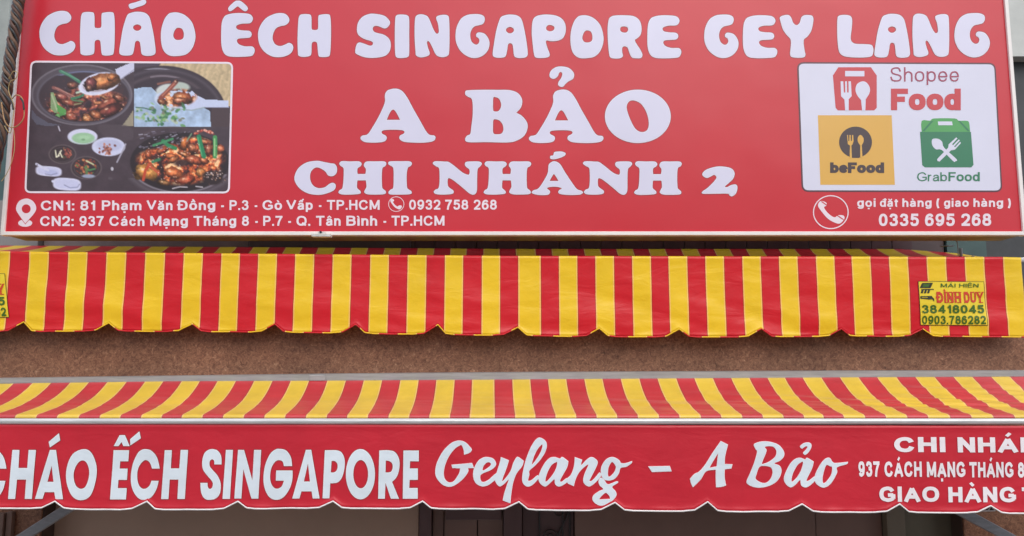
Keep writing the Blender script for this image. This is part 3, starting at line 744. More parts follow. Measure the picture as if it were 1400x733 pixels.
# ------------------------------------------------------------------ shop front under the lower awning
Ds = 4.57
YS = CY + Ds
shop = empty('shop_entrance', (0, YS, 0), 'dark brown shop entrance with a smooth shutter and ironwork door under the lower awning', 'entrance')
M_SHUT = plain('taupe_shutter_paint', (0.40, 0.275, 0.205, 1), .5, var=.06, vscale=2, bump=.2, bscale=30)
M_DARKP = plain('dark_brown_paint', (0.21, 0.125, 0.10, 1), .4, var=.1, vscale=3)
M_DARKR = plain('dark_maroon_paint', (0.115, 0.065, 0.065, 1), .4, var=.12, vscale=3)
M_OLIVE = plain('olive_brown_paint', (0.17, 0.14, 0.10, 1), .5, var=.08)
M_JAMB = plain('brown_jamb', (0.060, 0.034, 0.026, 1), .5, var=.15)
def sx(px): return P(px, 715, Ds)[0]
def slab(name, p0, p1, y0, y1, mat, z0=0.05, z1=None, b=.003):
    return MB().box(sx(p0) + .002, sx(p1) - .002, YS + y0, YS + y1, z0, z1 if z1 else zlint - .006, b).build(name, mat, shop)
MB().box(XL - .3, XR + .3, YS + .20, YS + .26, 0.0, zlint - .001).build('inner_wall', M_DARKR, shop)
slab('shutter', 74, 573, 0, .06, M_SHUT)
slab('door_frame', 573, 590, -.01, .10, M_DARKR)
slab('door_leaf', 590, 606, .06, .12, M_DARKP)
slab('door_leaf', 606, 652, .05, .11, M_DARKP)
slab('door_leaf', 652, 688, .06, .12, M_DARKP)
slab('door_frame', 688, 714, .0, .10, M_DARKR)
slab('door_leaf', 714, 786, .06, .12, M_DARKR)
slab('wall_panel', 786, 1118, .03, .09, M_DARKP)
slab('wall_panel', 1118, 1210, .035, .09, M_DARKP)
slab('corner_post', 1210, 1236, -.02, .10, M_OLIVE)
slab('wall_panel', 1236, 1306, .01, .08, plain('olive_grey_paint', (0.13, 0.115, 0.08, 1), .5, var=.08))
slab('transom', 608, 686, .02, .048, M_DARKR, zat(712, Ds), zat(690, Ds))
MB().box(XL - .2, XR + .2, .302, YS + .5, zlint + .004, zlint + .05).build('soffit', M_DARKP, shop)
MB().box(XL + .001, XL + .007, .012, YS - .002, 0.02, zlint - .006).build('door_jamb', M_JAMB, shop)
MB().box(XR - .007, XR - .001, .012, YS - .002, 0.02, zlint - .006).build('door_jamb', M_JAMB, shop)
# ironwork scrolls on the maroon door
iw = MB()
zc = zat(716, Ds)
def scroll(cx, cz, r, turns, flip=1):
    pts = []
    for i in range(30):
        t = i / 29
        a = t * turns * 2 * math.pi
        rr = r * (1 - 0.8 * t)
        pts.append((cx + flip * rr * math.cos(a), YS + .045, cz + rr * math.sin(a)))
    iw.tube(pts, .004, 6)
for q in range(6):
    z0 = zc + .12 - q * .20
    scroll(sx(752), z0, .045, 1.6); scroll(sx(764), z0 - .06, .04, 1.6, -1)
for pxx in (738, 770, 780): iw.tube([(sx(pxx), YS + .05, .1), (sx(pxx), YS + .05, zlint - .01)], .005, 6)
iw.tube([(sx(752), YS + .05, zat(760, Ds)), (sx(784), YS + .05, zat(690, Ds))], .006, 6)
iw.build('iron_scrollwork', plain('black_iron', (0.02, 0.012, 0.014, 1), .4), shop)
# wooden strips at the far left, fixed to the granite
bo = MB()
bo.box(P(-20, 720, 4.44)[0], P(9.5, 720, 4.44)[0], -.045, .0005, .6, zat(702, 4.41), .003)
bo.box(P(10.5, 720, 4.44)[0], P(18.5, 720, 4.44)[0], -.03, .0005, .6, zat(700, 4.42), .003)
tag(bo.build('timber_strip', plain('brown_timber', (0.17, 0.10, 0.075, 1), .6, var=.2, vscale=12)), 'upright brown timber strips fixed to the left granite pillar', 'timber strip')

# ================================================================== SIGN
Dsg = 4.30
YF = CY + Dsg
SG = Surface(Dsg)
sign = empty('shop_sign', (0, YF, 4.0), 'large red lightbox sign with white bubble lettering and food pictures above the awnings', 'sign')
zb = P(700, 322, Dsg)[2]; zbi = P(700, 317, Dsg)[2]
xl = P(2.5, 320, Dsg)[0]; xr = P(1402, 320, Dsg)[0]
ztp = 5.22
fw = .019
mesh('red_face', [(xl + fw * .9, YF, zbi), (xr - fw * .8, YF, zbi), (xr - fw * .8, YF, ztp - fw), (xl + fw * .9, YF, ztp - fw)], [(0, 1, 2, 3)], M_RED, sign)
for (a, b_, c, d) in ((xl + .001, xr - .001, zb, zbi), (xl + .001, xr - .001, ztp - fw, ztp)):
    MB().box(a, b_, YF - .012, YF + .03, c, d, .002).build('frame_bar', M_FRAME, sign)
MB().box(xl - .001, xl + fw, YF - .013, YF + .03, zb - .001, ztp + .001, .002).build('frame_bar', M_FRAME, sign)
MB().box(xr - fw, xr + .001, YF - .013, YF + .03, zb - .001, ztp + .001, .002).build('frame_bar', M_FRAME, sign)
MB().box(xl + .008, xr - .008, YF + .031, YF + .21, zb + .004, ztp - .004).build('case', M_BOX, sign)
# small lamp bracket clipped to the lower frame
bk = MB()
q0 = P(429.5, 321, Dsg); q1 = P(455, 325.5, Dsg)
bk.box(q0[0], q1[0], YF - .06, YF - .014, q1[2] - .002, q0[2] - .004, .002)
q2 = P(436, 318, Dsg); q3 = P(446, 322, Dsg)
bk.box(q2[0], q3[0], YF - .03, YF - .0135, q3[2] - .001, q2[2], .002)
brk = bk.build('bracket', plain('galvanised_zinc', (.6, .6, .56, 1), .4, var=.2, vscale=40), sign)
c0 = P(440.5, 319, Dsg)
MB().tube([(c0[0], YF - .040, c0[2]), (c0[0], YF - .029, c0[2])], .0062, 12).build('bolt', plain('dark_steel_bolt', (.05, .06, .07, 1), .4, .8), brk)

# bubble title letters
for (ch, x0, y0, x1, y1) in TOP:
    rr = box_fit(BUBR[ch], bbox(BUBR[ch]), (x0, y0, x1, y1))
    ik = Ink(SG); ik.rings([inset(rr[0], -.55)] + [inset(r, .55) for r in rr[1:]], M_DKEDGE, .0006)
    ik.rimmed(rr, M_LAV, M_RIM, .75)
    ik.build('accent' if ch in ('acute', 'circ') else 'letter', sign)
for (ch, dst) in MID:
    rr = CPR[ch]
    if dst: rr = box_fit(rr, bbox(rr), dst)
    ik = Ink(SG); ik.rings([inset(rr[0], -.5)] + [inset(r, .5) for r in rr[1:]], M_DKEDGE, .0006)
    ik.rimmed(rr, M_LAV, M_RIM, .8)
    ik.build('accent' if ch in ('hook', 'acute') else ('numeral' if ch == '2' else 'letter'), sign)

# address lines and phone numbers
L1 = [('CN1:',55.9,101.9),('81',109.9,130.3),('Phạm',139.4,193.5),('Văn',200.7,236),('Đồng',243.4,294.4),('-',301.2,307.5),('P.3',313.9,339.9),('-',347.3,352.9),('Gò',359,385.7),('Vấp',391.8,427.7),('-',435,440.5),('TP.HCM',447,519.1)]
L1b = [('0932',559.4,602.1),('758',608.6,640.2),('268',647.6,679.2)]
L2 = [('CN2:',54.9,101),('937',108.8,141.8),('Cách',149.6,197.6),('Mạng',205.5,257),('Tháng',264.6,323.1),('8',330.9,340.4),('-',348,353.6),('P.7',359.9,386.3),('-',393.1,399),('Q.',405.4,424.3),('Tân',432.1,465.8),('Bình',473.6,515.7),('-',523.2,529.2),('TP.HCM',535.3,607.7)]
R1 = [('gọi',1171.9,1197),('đặt',1202.9,1227.7),('hàng',1233.5,1273.4),('(',1280,1284.4),('giao',1290.4,1324.3),('hàng',1330.7,1371.2),(')',1377.4,1381.9)]
R2 = [('0335',1201.4,1256),('695',1264.5,1305.2),('268',1314,1355)]
def line(words, base0, base1, cap, mat, wt, parent, surf=SG):
    xs, xe = words[0][1], words[-1][2]
    for (w, a, b_) in words:
        bs = base0 + (base1 - base0) * ((a + b_) / 2 - xs) / (xe - xs)
        Ink(surf).text(w, a, b_, bs, cap, mat, wt).build('printed_word', parent)
line(L1, 287.8, 286.9, 13.4, M_TXT, .185, sign)
line(L1b, 286.8, 286.8, 13.6, M_TXT, .185, sign)
line(L2, 309.2, 308.6, 13.6, M_TXT, .185, sign)
line(R1, 283, 283, 11.6, M_TXT, .185, sign)
line(R2, 309.3, 309.0, 17, M_TXT, .20, sign)

def ring(cx, cy, rx, ry, w): return [ell(cx, cy, rx, ry, 40), ell(cx, cy, rx - w, ry - w, 40)]
ik = Ink(SG)
ik.rings(ring(1135.8, 290.2, 24.4, 23.2, 1.4), M_TXT)
HS = [(150,90),(178,100),(180,118),(165,130),(185,160),(215,185),(235,190),(250,178),(285,180),(290,200),(265,228),(235,225),(190,200),(150,155),(128,120),(135,98)]
hs = crom(tr(HS, 1090, 255, 4.516), 4)
ik.rings([hs], M_TXT)
ik.rings([crom(tr([(152,92),(183,114),(180,118),(150,97)], 1090, 255, 4.516), 3)], M_RED, .0016, .0011)
ik.rings([crom(tr([(247,176),(284,202),(281,206),(245,181)], 1090, 255, 4.516), 3)], M_RED, .0016, .0011)
ik.build('telephone_icon', sign)
ik = Ink(SG)
ik.rings(ring(541.8, 279.2, 10.9, 10.4, .8), M_TXT)
b0 = bbox([hs])
ik.rings(box_fit([hs], b0, (533.6, 272, 549.5, 286.4)), M_TXT)
ik.build('telephone_icon', sign)
ik = Ink(SG)
ik.rings([tr(ell(132, 243, 52, 27, 28), 10, 260, 5.385)], M_TXT, .0006)
pin = crom(tr([(140,62),(185,78),(212,120),(203,165),(133,246,1),(75,165),(66,125),(90,80)], 10, 260, 5.385), 5)
ik.rings([inset(pin, -.8)], M_RED, .0009, .0007)
ik.rings([pin, tr(ell(140, 138, 33, 33, 24), 10, 260, 5.385)], M_TXT, .0013, .0010)
ik.build('map_pin_icon', sign)

# ---- delivery panel at the right
def rrect(c, r, n=6):
    """rounded quad, corners TL TR BR BL in px"""
    out = []
    for i in range(4):
        p = Vector(c[i]); a = (Vector(c[i - 1]) - p).normalized(); b_ = (Vector(c[(i + 1) % 4]) - p).normalized()
        s0 = p + a * r; s1 = p + b_ * r
        for k in range(n + 1):
            t = k / n
            q = s0 * (1 - t) ** 2 + p * 2 * t * (1 - t) + s1 * t * t
            out.append((q.x, q.y))
    return out
pq = rrect([(1089.5, 85), (1361, 86), (1370.5, 262.8), (1096, 262.5)], 10)
ik = Ink(SG); ik.rings([pq], M_DKEDGE, .0006); ik.rings([inset(pq, 2.2)], M_PANEL, .0012, .0007)
dpan = ik.build('delivery_panel', sign)
DP = Surface(Dsg - .0012)
ik = Ink(DP)
T = lambda pts: tr(pts, 1100, 80, 8.143)
ik.rings([T([(375,98),(738,98),(803,190),(803,550),(775,578),(370,578),(345,550),(315,190)])], M_LRED, .0006)
ik.rings([T([(400,255),(430,255),(437,380),(452,380),(450,255),(470,255),(473,380),(490,380),(488,255),(515,255),(523,420),(490,455),(490,582),(452,582),(443,460),(405,420)])], M_PANEL, .0012, .0008)
ik.rings([crom(T([(645,255),(695,275),(725,330),(720,390),(680,455,1),(675,582,1),(640,582,1),(628,465,1),(585,410),(566,350),(585,285)]), 4)], M_PANEL, .0012, .0008)
ik.rings([T([(450,140),(665,140),(665,200),(450,200)])], M_PANEL, .0012, .0008)
ik.text('Shopee', 1217, 1310.8, 111.7, 19.7, M_LPUR, .095, gap=.14)
ik.text('Food', 1218, 1313.4, 150.8, 29.5, M_LRED, .245, gap=.03)
ik.build('red_delivery_logo', dpan)
ik = Ink(DP)
T = lambda pts: tr(pts, 1100, 150, 4.31)
ik.rings([T([(78,33),(513,33),(532,443),(93,443)])], M_LYEL, .0005)
circ = [(300 + 97 * math.cos(a), 192 + 92 * math.sin(a)) for a in np.linspace(math.radians(112), math.radians(428), 40)]
ik.rings([T([(285, 285), (318, 285)][::-1] + circ)], M_LBRN, .0010, .0006)
fork = [(250,150),(256,150),(257,185),(263,185),(264,150),(271,150),(272,185),(278,185),(279,150),(286,150),(288,188),(282,205),(275,212),(278,285),(265,285),(267,212),(254,203)]
ik.rings([T(fork)], M_LYEL, .0015, .0011)
ik.rings([crom(T([(328,149),(345,165),(347,188),(336,210,1),(341,285,1),(328,285,1),(327,210,1),(314,190),(313,166)]), 4)], M_LYEL, .0015, .0011)
ik.text('beFood', 1134.8, 1208.6, 236.6, 14.4, M_LBRN, .27, .0011, gap=.02)
ik.build('yellow_delivery_logo', dpan)
ik = Ink(DP)
ik.rings([crom(T([(690,66),(740,65),(762,52),(885,52),(907,65),(957,66),(970,80),(975,131,1),(690,131,1)]), 3)], M_LGR2, .0006)
ik.rings([T([(680,131),(980,131),(995,325),(982,340),(708,340),(693,327)])], M_LGRN, .0008, .0004)
ik.rings([T([(760,66),(744,68),(695,124),(705,128)])], M_LGRN, .0011, .0007)
ik.rings([T([(905,66),(918,68),(972,124),(962,128)])], M_LGRN, .0011, .0007)
ik.rings([T([(785,70),(868,70),(872,92),(787,92)])], M_PANEL, .0012, .0008)
ik.rings([crom(T([(752,175),(785,172),(810,190),(822,225),(895,292),(888,304),(875,304),(808,238),(775,235),(752,210)]), 3)], M_PANEL, .0013, .0009)
ik.rings([T([(780,292),(845,225),(848,205),(893,164),(900,170),(868,205),(874,210),(908,176),(914,182),(880,218),(886,222),(916,190),(920,198),(885,236),(862,240),(795,306),(782,303)])], M_PANEL, .0017, .0014)
ik.text('Grab', 1253.8, 1294.6, 247.8, 12.2, M_LGRN, .12, gap=.08)
ik.text('Food', 1296.6, 1339.4, 247.8, 12.4, M_LGRN, .17, gap=.07)
ik.build('green_delivery_logo', dpan)

# ---- food photograph print
exec_food = True
X0, X1, Y0, Y1 = 36, 318, 84, 264
NXp, NYp = (X1 - X0), (Y1 - Y0)
gy, gx = np.mgrid[0:NYp + 1, 0:NXp + 1].astype(float)
gx += X0; gy += Y0
img = np.zeros((NYp + 1, NXp + 1, 3)); img[:] = (70, 57, 64)
def vnoise(scale, seed, octs=4):
    out = np.zeros_like(gx); amp = 1; tot = 0
    r_ = np.random.default_rng(seed)
    for o_ in range(octs):
        g_ = r_.random((80, 80))
        u = (gx / scale * 2 ** o_ + 13) % 79; v = (gy / scale * 2 ** o_ + 7) % 79
        iu = u.astype(int); iv = v.astype(int); fu = u - iu; fv = v - iv
        fu = fu * fu * (3 - 2 * fu); fv = fv * fv * (3 - 2 * fv)
        i2 = (iu + 1) % 80; j2 = (iv + 1) % 80
        out += amp * ((g_[iv, iu] * (1 - fu) + g_[iv, i2] * fu) * (1 - fv) + (g_[j2, iu] * (1 - fu) + g_[j2, i2] * fu) * fv)
        tot += amp; amp *= .55
    return out / tot
def blend(a, c):
    global img
    c = np.asarray(c, float)
    img = img * (1 - a[..., None]) + c * a[..., None]
def e_d(cx, cy, rx, ry, ang=0):
    a = math.radians(ang)
    dx = (gx - cx); dy = (gy - cy)
    u = (dx * math.cos(a) + dy * math.sin(a)) / rx; v = (-dx * math.sin(a) + dy * math.cos(a)) / ry
    return np.sqrt(u * u + v * v), u, v
def E_(cx, cy, rx, ry, c, ang=0, soft=1.0, clip=None, al=1.0):
    d, u, v = e_d(cx, cy, rx, ry, ang)
    a = np.clip((1 - d) * min(rx, ry) / soft + .5, 0, 1) * al
    if clip is not None: a = a * clip
    blend(a, c)
def RIM(cx, cy, rx, ry, w, c, ang=0, al=1.0, clip=None):
    d, u, v = e_d(cx, cy, rx, ry, ang)
    a = np.clip(1 - np.abs(1 - d) * min(rx, ry) / w, 0, 1) * al
    if clip is not None: a = a * clip
    blend(a, c)
def LN(pts, w, c, clip=None, al=1.0):
    d = np.full_like(gx, 1e9)
    for (ax, ay), (bx, by) in zip(pts[:-1], pts[1:]):
        L = (bx - ax) ** 2 + (by - ay) ** 2 + 1e-9
        t = np.clip(((gx - ax) * (bx - ax) + (gy - ay) * (by - ay)) / L, 0, 1)
        d = np.minimum(d, np.hypot(gx - ax - t * (bx - ax), gy - ay - t * (by - ay)))
    a = np.clip(w / 2 - d + .5, 0, 1) * al
    if clip is not None: a = a * clip
    blend(a, c)
def PG(pts, c, clip=None, al=1.0, tex=None):
    ins = np.zeros_like(gx, bool)
    n = len(pts)
    for i in range(n):
        (xa_, ya_), (xb_, yb_) = pts[i], pts[(i + 1) % n]
        if ya_ == yb_: continue
        cond = ((ya_ > gy) != (yb_ > gy)) & (gx < (xb_ - xa_) * (gy - ya_) / (yb_ - ya_) + xa_)
        ins ^= cond
    a = ins.astype(float) * al
    if clip is not None: a = a * clip
    col = np.asarray(c, float)
    if tex is not None: col = col[None, None, :] * tex[..., None]
    blend(a, col)
def MEAT(cx, cy, rx, ry, ang, base, hi, clip=None, k=1.0):
    """glazed piece: dark edge, warm body, off-centre sheen, small glints"""
    d, u, v = e_d(cx, cy, rx, ry, ang)
    wob = 1 + .95 * (vnoise(max(4, rx * .8), int(cx * 7 + cy)) - .5)
    a = np.clip((wob - d) * min(rx, ry) / .9 + .3, 0, 1)
    if clip is not None: a = a * clip
    base = np.asarray(base, float); hi = np.asarray(hi, float)
    sh = np.clip(1.15 - d * .75 - v * .25, 0.35, 1.2)[..., None]
    tex = (.75 + .5 * vnoise(3, int(cx * 3 + cy * 5)))[..., None]
    tex = tex * (.72 + .56 * vnoise(6, int(cx * 11 + cy * 3)))[..., None]
    rg = 1 - np.abs(2 * vnoise(max(3.5, rx * .55), int(cx * 5 + cy * 9), 3) - 1)
    mixv = np.clip((rg - .62) * 2.6, 0, .75)[..., None]
    dk = np.clip((.42 - vnoise(5, int(cx * 2 + cy * 7), 3)) * 4, 0, .6)[..., None]
    body = ((base * (1 - mixv) + (base * .5 + hi * .5) * mixv) * (1 - dk) + base * .5 * dk) * sh * tex
    hl = np.clip(1 - ((u + .2) ** 2 * 2.2 + (v + .3) ** 2 * 5), 0, 1)[..., None] * np.clip(vnoise(3.5, int(cx), 3) * 2.2 - .5, 0, 1)[..., None]
    body = body * (1 - hl) + hi * hl
    blend(a, body)
    if k < .55 and int(cx * 7) % 3: return
    gx_, gy_ = cx - rx * .25, cy - ry * .35
    E_(gx_, gy_, max(.8, rx * .14), max(.6, ry * .14), (250, 215, 180), ang, .8, clip, .75 * k)
def FIELD(mask, scale, seed, stops, sharp=1.0):
    n = vnoise(scale, seed, 5); r2 = 1 - np.abs(2 * vnoise(scale * 1.3, seed + 9, 4) - 1)
    f = np.clip((.55 * (n - .5) * 3.0 + .45 * (r2 - .72) * 3.2) * sharp + .45, 0, 1)
    ps = [p for p, _ in stops]
    col = np.stack([np.interp(f, ps, [c[k] for _, c in stops]) for k in range(3)], -1)
    gy_, gx__ = np.gradient(f)
    col = col * (1 - np.clip(gy_ * 1.6 + gx__ * .8, -.35, .35))[..., None]
    blend(mask, col)
BR = [(118, 58, 50), (140, 68, 52), (165, 82, 55), (128, 66, 56), (150, 90, 62), (96, 50, 48)]
HI = [(205, 140, 100), (222, 150, 95), (190, 110, 85), (235, 175, 120)]
n_a = vnoise(9, 1); n_b = vnoise(3, 2); n_c = vnoise(1.6, 3, 2)
img *= (.9 + .22 * n_a)[..., None]
Q1 = ((gx < 183.5) & (gy < 173)).astype(float); Q2 = ((gx >= 183.5) & (gy < 173.5)).astype(float)
Q3 = ((gx < 183) & (gy >= 171)).astype(float); Q4 = ((gx >= 176) & (gy >= 173)).astype(float)
# first picture: clay pot
PG([(172, 166), (183, 150), (183, 173), (166, 173)], (150, 140, 120), Q1)
E_(112, 130, 69, 42, (82, 72, 80), 0, 1.5, Q1)
RIM(112, 130, 68, 41, 1.4, (128, 120, 128), 0, .8, Q1)
PG([(44, 150), (50, 158), (66, 168), (84, 171), (66, 173), (50, 170), (44, 162)], (88, 84, 98), Q1)
E_(115, 132, 63, 36.5, (62, 48, 54), 0, 1.5, Q1)
RIM(115, 132, 63, 36.5, 1.6, (104, 98, 110), 0, .7, Q1)
RIM(115, 133, 61, 35, 2.2, (118, 124, 156), 0, .9, Q1 * (gy < 104) * (gx < 150))
inn = Q1 * (e_d(115, 133, 60, 33)[0] < 1)
blend(inn * np.clip(n_b * 2 - 1, 0, 1) * .6, (100, 56, 50))
r_ = random.Random(3)
FIELD(inn * np.clip((1.08 - e_d(120, 145, 56, 25)[0]) * 6, 0, 1), 11, 31, [(0, (56, 40, 46)), (.3, (74, 46, 50)), (.5, (124, 66, 58)), (.7, (158, 84, 64)), (.88, (196, 124, 92)), (1, (222, 170, 140))])
for i in range(9):
    a = r_.uniform(0, 2 * math.pi); q = math.sqrt(r_.random())
    cx, cy = 117 + 50 * q * math.cos(a), 143 + 22 * q * math.sin(a)
    MEAT(cx, cy, r_.uniform(6, 12), r_.uniform(3, 5), r_.uniform(-40, 40), BR[r_.randrange(6)], HI[r_.randrange(4)], inn, .4)
MEAT(98.5, 117, 8, 5, 0, (125, 75, 62), (170, 115, 95), inn)
LN([(73, 120), (80, 122), (95, 131), (104, 134)], 4.2, (136, 84, 78), inn); LN([(76, 120), (102, 132)], 1.2, (190, 140, 125), inn, .8)
MEAT(84, 133, 9, 5, 15, (160, 80, 70), (220, 160, 140), inn)
MEAT(95, 141, 14, 5.5, 12, (135, 66, 55), (185, 110, 80), inn)
MEAT(150, 141, 20, 7, -28, (140, 66, 52), (190, 110, 85), inn)
MEAT(162, 134, 9, 5, 20, (130, 70, 55), (190, 125, 95), inn)
MEAT(150, 152, 17, 8, -18, (110, 50, 46), (160, 84, 66), inn)
MEAT(98, 160, 10, 8, 15, (150, 74, 58), (205, 120, 90), inn)
MEAT(120, 163, 8, 6.5, 5, (200, 112, 66), (246, 190, 130), inn)
MEAT(131, 158, 9, 6, 20, (165, 84, 56), (225, 150, 100), inn)
MEAT(170, 145, 5, 4, 30, (120, 60, 50), (190, 130, 110), inn)
LN([(83, 97.5), (95, 103), (109, 112)], 4.2, (70, 124, 98), Q1); LN([(84, 97), (108, 110)], 1.2, (120, 165, 140), Q1, .7)
PG([(70, 127), (73, 126), (79, 141), (84, 152), (76, 155), (70, 150)], (128, 152, 108), inn)
LN([(71, 130), (78, 150)], 2.5, (165, 180, 140), inn)
PG([(77, 142), (84, 146), (91, 151), (90, 157), (84, 158), (79, 152)], (88, 150, 78), inn)
LN([(69, 161), (79, 158), (84, 157)], 3.2, (78, 140, 76), inn); LN([(79, 157), (82, 165)], 3.6, (110, 165, 95), inn)
LN([(98, 135), (108, 133), (114, 130)], 3, (60, 120, 88), inn); LN([(99, 137), (113, 139)], 2.2, (84, 118, 84), inn)
LN([(105, 127), (112, 125)], 2.6, (190, 205, 180), inn); LN([(102, 143), (111, 141.5)], 1.5, (150, 150, 110), inn)
for i in range(60):
    cx, cy = 115 + r_.uniform(-55, 55), 138 + r_.uniform(-24, 28)
    E_(cx, cy, .8, .6, (185, 165, 165), 0, .7, inn, .5)
PG([(158, 95), (180, 85.5), (184, 84), (184, 97), (172, 104), (162, 112)], (198, 198, 220), Q1)
LN([(163, 110), (184, 95)], 1.2, (150, 148, 170), Q1)
E_(136, 114.5, 28.5, 14.5, (206, 206, 226), -14, 1, Q1)
E_(138, 113.5, 25, 11.2, (165, 150, 160), -14, 1, Q1)
MEAT(141, 112, 23.5, 11, -14, (186, 106, 62), (232, 166, 104), Q1, .4)
MEAT(124, 115, 8.5, 9, 10, (120, 60, 60), (176, 100, 100), Q1, .6)
MEAT(153, 106, 7, 5, -20, (176, 98, 56), (226, 160, 100), Q1, .5)
MEAT(122, 121, 5, 5, 0, (100, 56, 50), (200, 140, 110), Q1)
RIM(136, 114.5, 28, 14, 1.4, (222, 222, 238), -14, .9, Q1 * (gy > 116))
# second picture: porridge with a spoon
wood = 1 + .05 * np.sin((gx * .93 + gy * .25) * .7 + 9 * n_a) + .12 * (n_b - .5) + .16 * (n_a - .5)
PG([(215, 83), (318, 83), (318, 150), (183, 150)], (190, 168, 132), Q2, 1, wood)
PG([(183, 83), (222, 83), (218, 90), (183, 93)], (78, 66, 78), Q2)
E_(222, 158, 88, 68, (58, 46, 54), 0, 1.5, Q2)
RIM(222, 159, 82, 63, 3.5, (98, 88, 98), 0, .5, Q2 * (gy < 150)); RIM(215, 150, 62, 56, 1.8, (150, 146, 160), 0, .9, Q2 * (gy < 96) * (gx > 186) * (gx < 235))
RIM(222, 160, 68, 56, 1.8, (176, 168, 182), 0, .75, Q2 * (gy < 107) * (gx > 205) * (gx < 250)); RIM(222, 160, 68, 56, 3.6, (108, 92, 98), 0, .5, Q2 * (gy < 122))
PG([(290, 146), (318, 146), (318, 174), (286, 174)], (74, 58, 62), Q2)
rice = (.82 + .34 * n_a) * (.96 + .08 * n_b)
PG([(184, 122), (196, 119.5), (206, 119), (214, 126), (240, 143), (276, 146), (287, 152), (288.5, 173.5), (184, 173.5)], (166, 186, 212), Q2, 1, rice)
E_(228, 123, 15, 8, (196, 200, 196), -10, 2, Q2); E_(248, 118, 12, 5.5, (176, 186, 176), 10, 2, Q2)
E_(243, 137, 32, 13.5, (196, 206, 226), 4, 1.2, Q2)
PG([(262, 124), (270, 131), (282, 136.5), (313, 137.5), (313, 146.5), (280, 147), (262, 151), (240, 151)], (192, 200, 226), Q2)
LN([(280, 147), (313, 147)], 1, (140, 140, 165), Q2)
LN([(235, 148), (262, 151), (280, 147)], 1.5, (150, 165, 170), Q2)
FIELD(Q2 * np.clip((1.05 - e_d(243, 134, 27, 13, -4)[0]) * 4, 0, 1) * (vnoise(9, 71) > .40), 10, 53, [(0, (90, 48, 38)), (.4, (146, 76, 50)), (.65, (184, 100, 62)), (.85, (226, 156, 104)), (1, (246, 200, 160))])
MEAT(250, 134, 15, 8, 5, (172, 84, 52), (232, 158, 96), Q2); MEAT(246, 138, 12, 5, 0, (150, 72, 48), (240, 170, 130), Q2)
MEAT(222, 140, 8, 4.5, 20, (130, 68, 48), (190, 130, 80), Q2)
LN([(220, 134), (230, 124), (241, 112)], 6, (136, 68, 56), Q2); LN([(222, 131), (239, 114)], 1.8, (196, 124, 100), Q2, .8); MEAT(240.5, 112, 3.5, 2.5, -40, (150, 90, 75), (200, 150, 130), Q2)
LN([(216, 115), (232, 112)], 3, (130, 84, 74), Q2)
for i in range(80):
    cx, cy = r_.gauss(222, 17), 159 + r_.gauss(0, 8)
    if cx < 186 or cx > 262: continue
    g_ = r_.choice([(70, 120, 76), (96, 148, 88), (56, 104, 70), (140, 178, 120), (120, 120, 100), (176, 190, 160)])
    E_(cx, cy, r_.uniform(1.2, 4), r_.uniform(1, 2.6), g_, r_.uniform(-60, 60), .9, Q2, .85)
LN([(186, 147), (198, 148), (212, 152)], 1.4, (60, 100, 76), Q2)
# third picture: side dishes on a dark table
LN([(80, 173), (82, 179)], 1.6, (190, 185, 200), Q3)
E_(160, 180, 26, 12, (84, 72, 78), 12, 2, Q3, .6)
E_(113, 187, 20.5, 10.6, (206, 206, 228), 0, 1, Q3); E_(114, 189, 15.5, 7.4, (150, 188, 150), 0, 1.4, Q3); E_(115, 188, 9, 3, (170, 205, 168), 0, 2, Q3, .7); E_(114, 191, 2.5, 1.4, (110, 150, 110), 0, 1, Q3, .8)
RIM(113, 187, 20, 10, 1, (160, 185, 165), 0, .6, Q3 * (gy > 190))
E_(148.5, 200.8, 22.8, 12.8, (200, 202, 226), 0, 1, Q3); E_(150, 199, 17, 8, (182, 184, 212), 0, 2.5, Q3)
for i in range(40):
    E_(r_.gauss(147, 5), r_.gauss(205.5, 3), r_.uniform(.8, 2.4), r_.uniform(.7, 1.6), r_.choice([(160, 96, 84), (130, 74, 68), (190, 130, 112), (110, 60, 56)]), r_.uniform(0, 90), .8, Q3)
LN([(172, 197), (168, 206), (160, 222)], 1.8, (170, 166, 182), Q3); E_(153.5, 231, 1.8, 2.6, (190, 186, 196), 0, .8, Q3); E_(151, 244, 3, 2, (96, 86, 92), 0, 1, Q3, .6)
for (cx, cy, rx, ry) in ((85.5, 211, 18, 12.5), (118, 229.5, 20.5, 15)):
    E_(cx, cy, rx, ry, (58, 46, 50), 0, 1.2, Q3); RIM(cx, cy, rx, ry, 1.4, (112, 98, 100), 0, .75, Q3); RIM(cx, cy + .5, rx * .8, ry * .78, 1, (92, 80, 84), 0, .6, Q3)
c3 = Q3 * (e_d(85.5, 210, 13, 9)[0] < 1); c4 = Q3 * (e_d(118, 228, 16, 11.5)[0] < 1)
for i in range(26): E_(r_.uniform(86, 98), r_.uniform(203, 216), r_.uniform(1, 2.6), r_.uniform(.8, 1.8), r_.choice([(150, 76, 66), (120, 58, 54), (86, 88, 66), (170, 96, 80)]), r_.uniform(0, 90), .8, c3)
for a in (((76, 206), (77, 214)), ((79, 214), (84, 206)), ((82, 208), (85, 215)), ((77, 215), (81, 213))): LN(a, 1.7, (226, 222, 196), Q3)
for i in range(70): E_(r_.uniform(103, 133), r_.uniform(218, 239), r_.uniform(1, 3), r_.uniform(.9, 2), r_.choice([(166, 84, 62), (130, 62, 52), (190, 120, 80), (90, 120, 76), (120, 60, 52), (70, 52, 48)]), r_.uniform(0, 90), .8, c4)
LN([(118, 220), (128, 225)], 1.8, (196, 204, 160), Q3); LN([(122, 233), (130, 231)], 2.2, (80, 130, 84), Q3); E_(121, 241, 9, 2.4, (150, 156, 178), 0, 1, Q3)
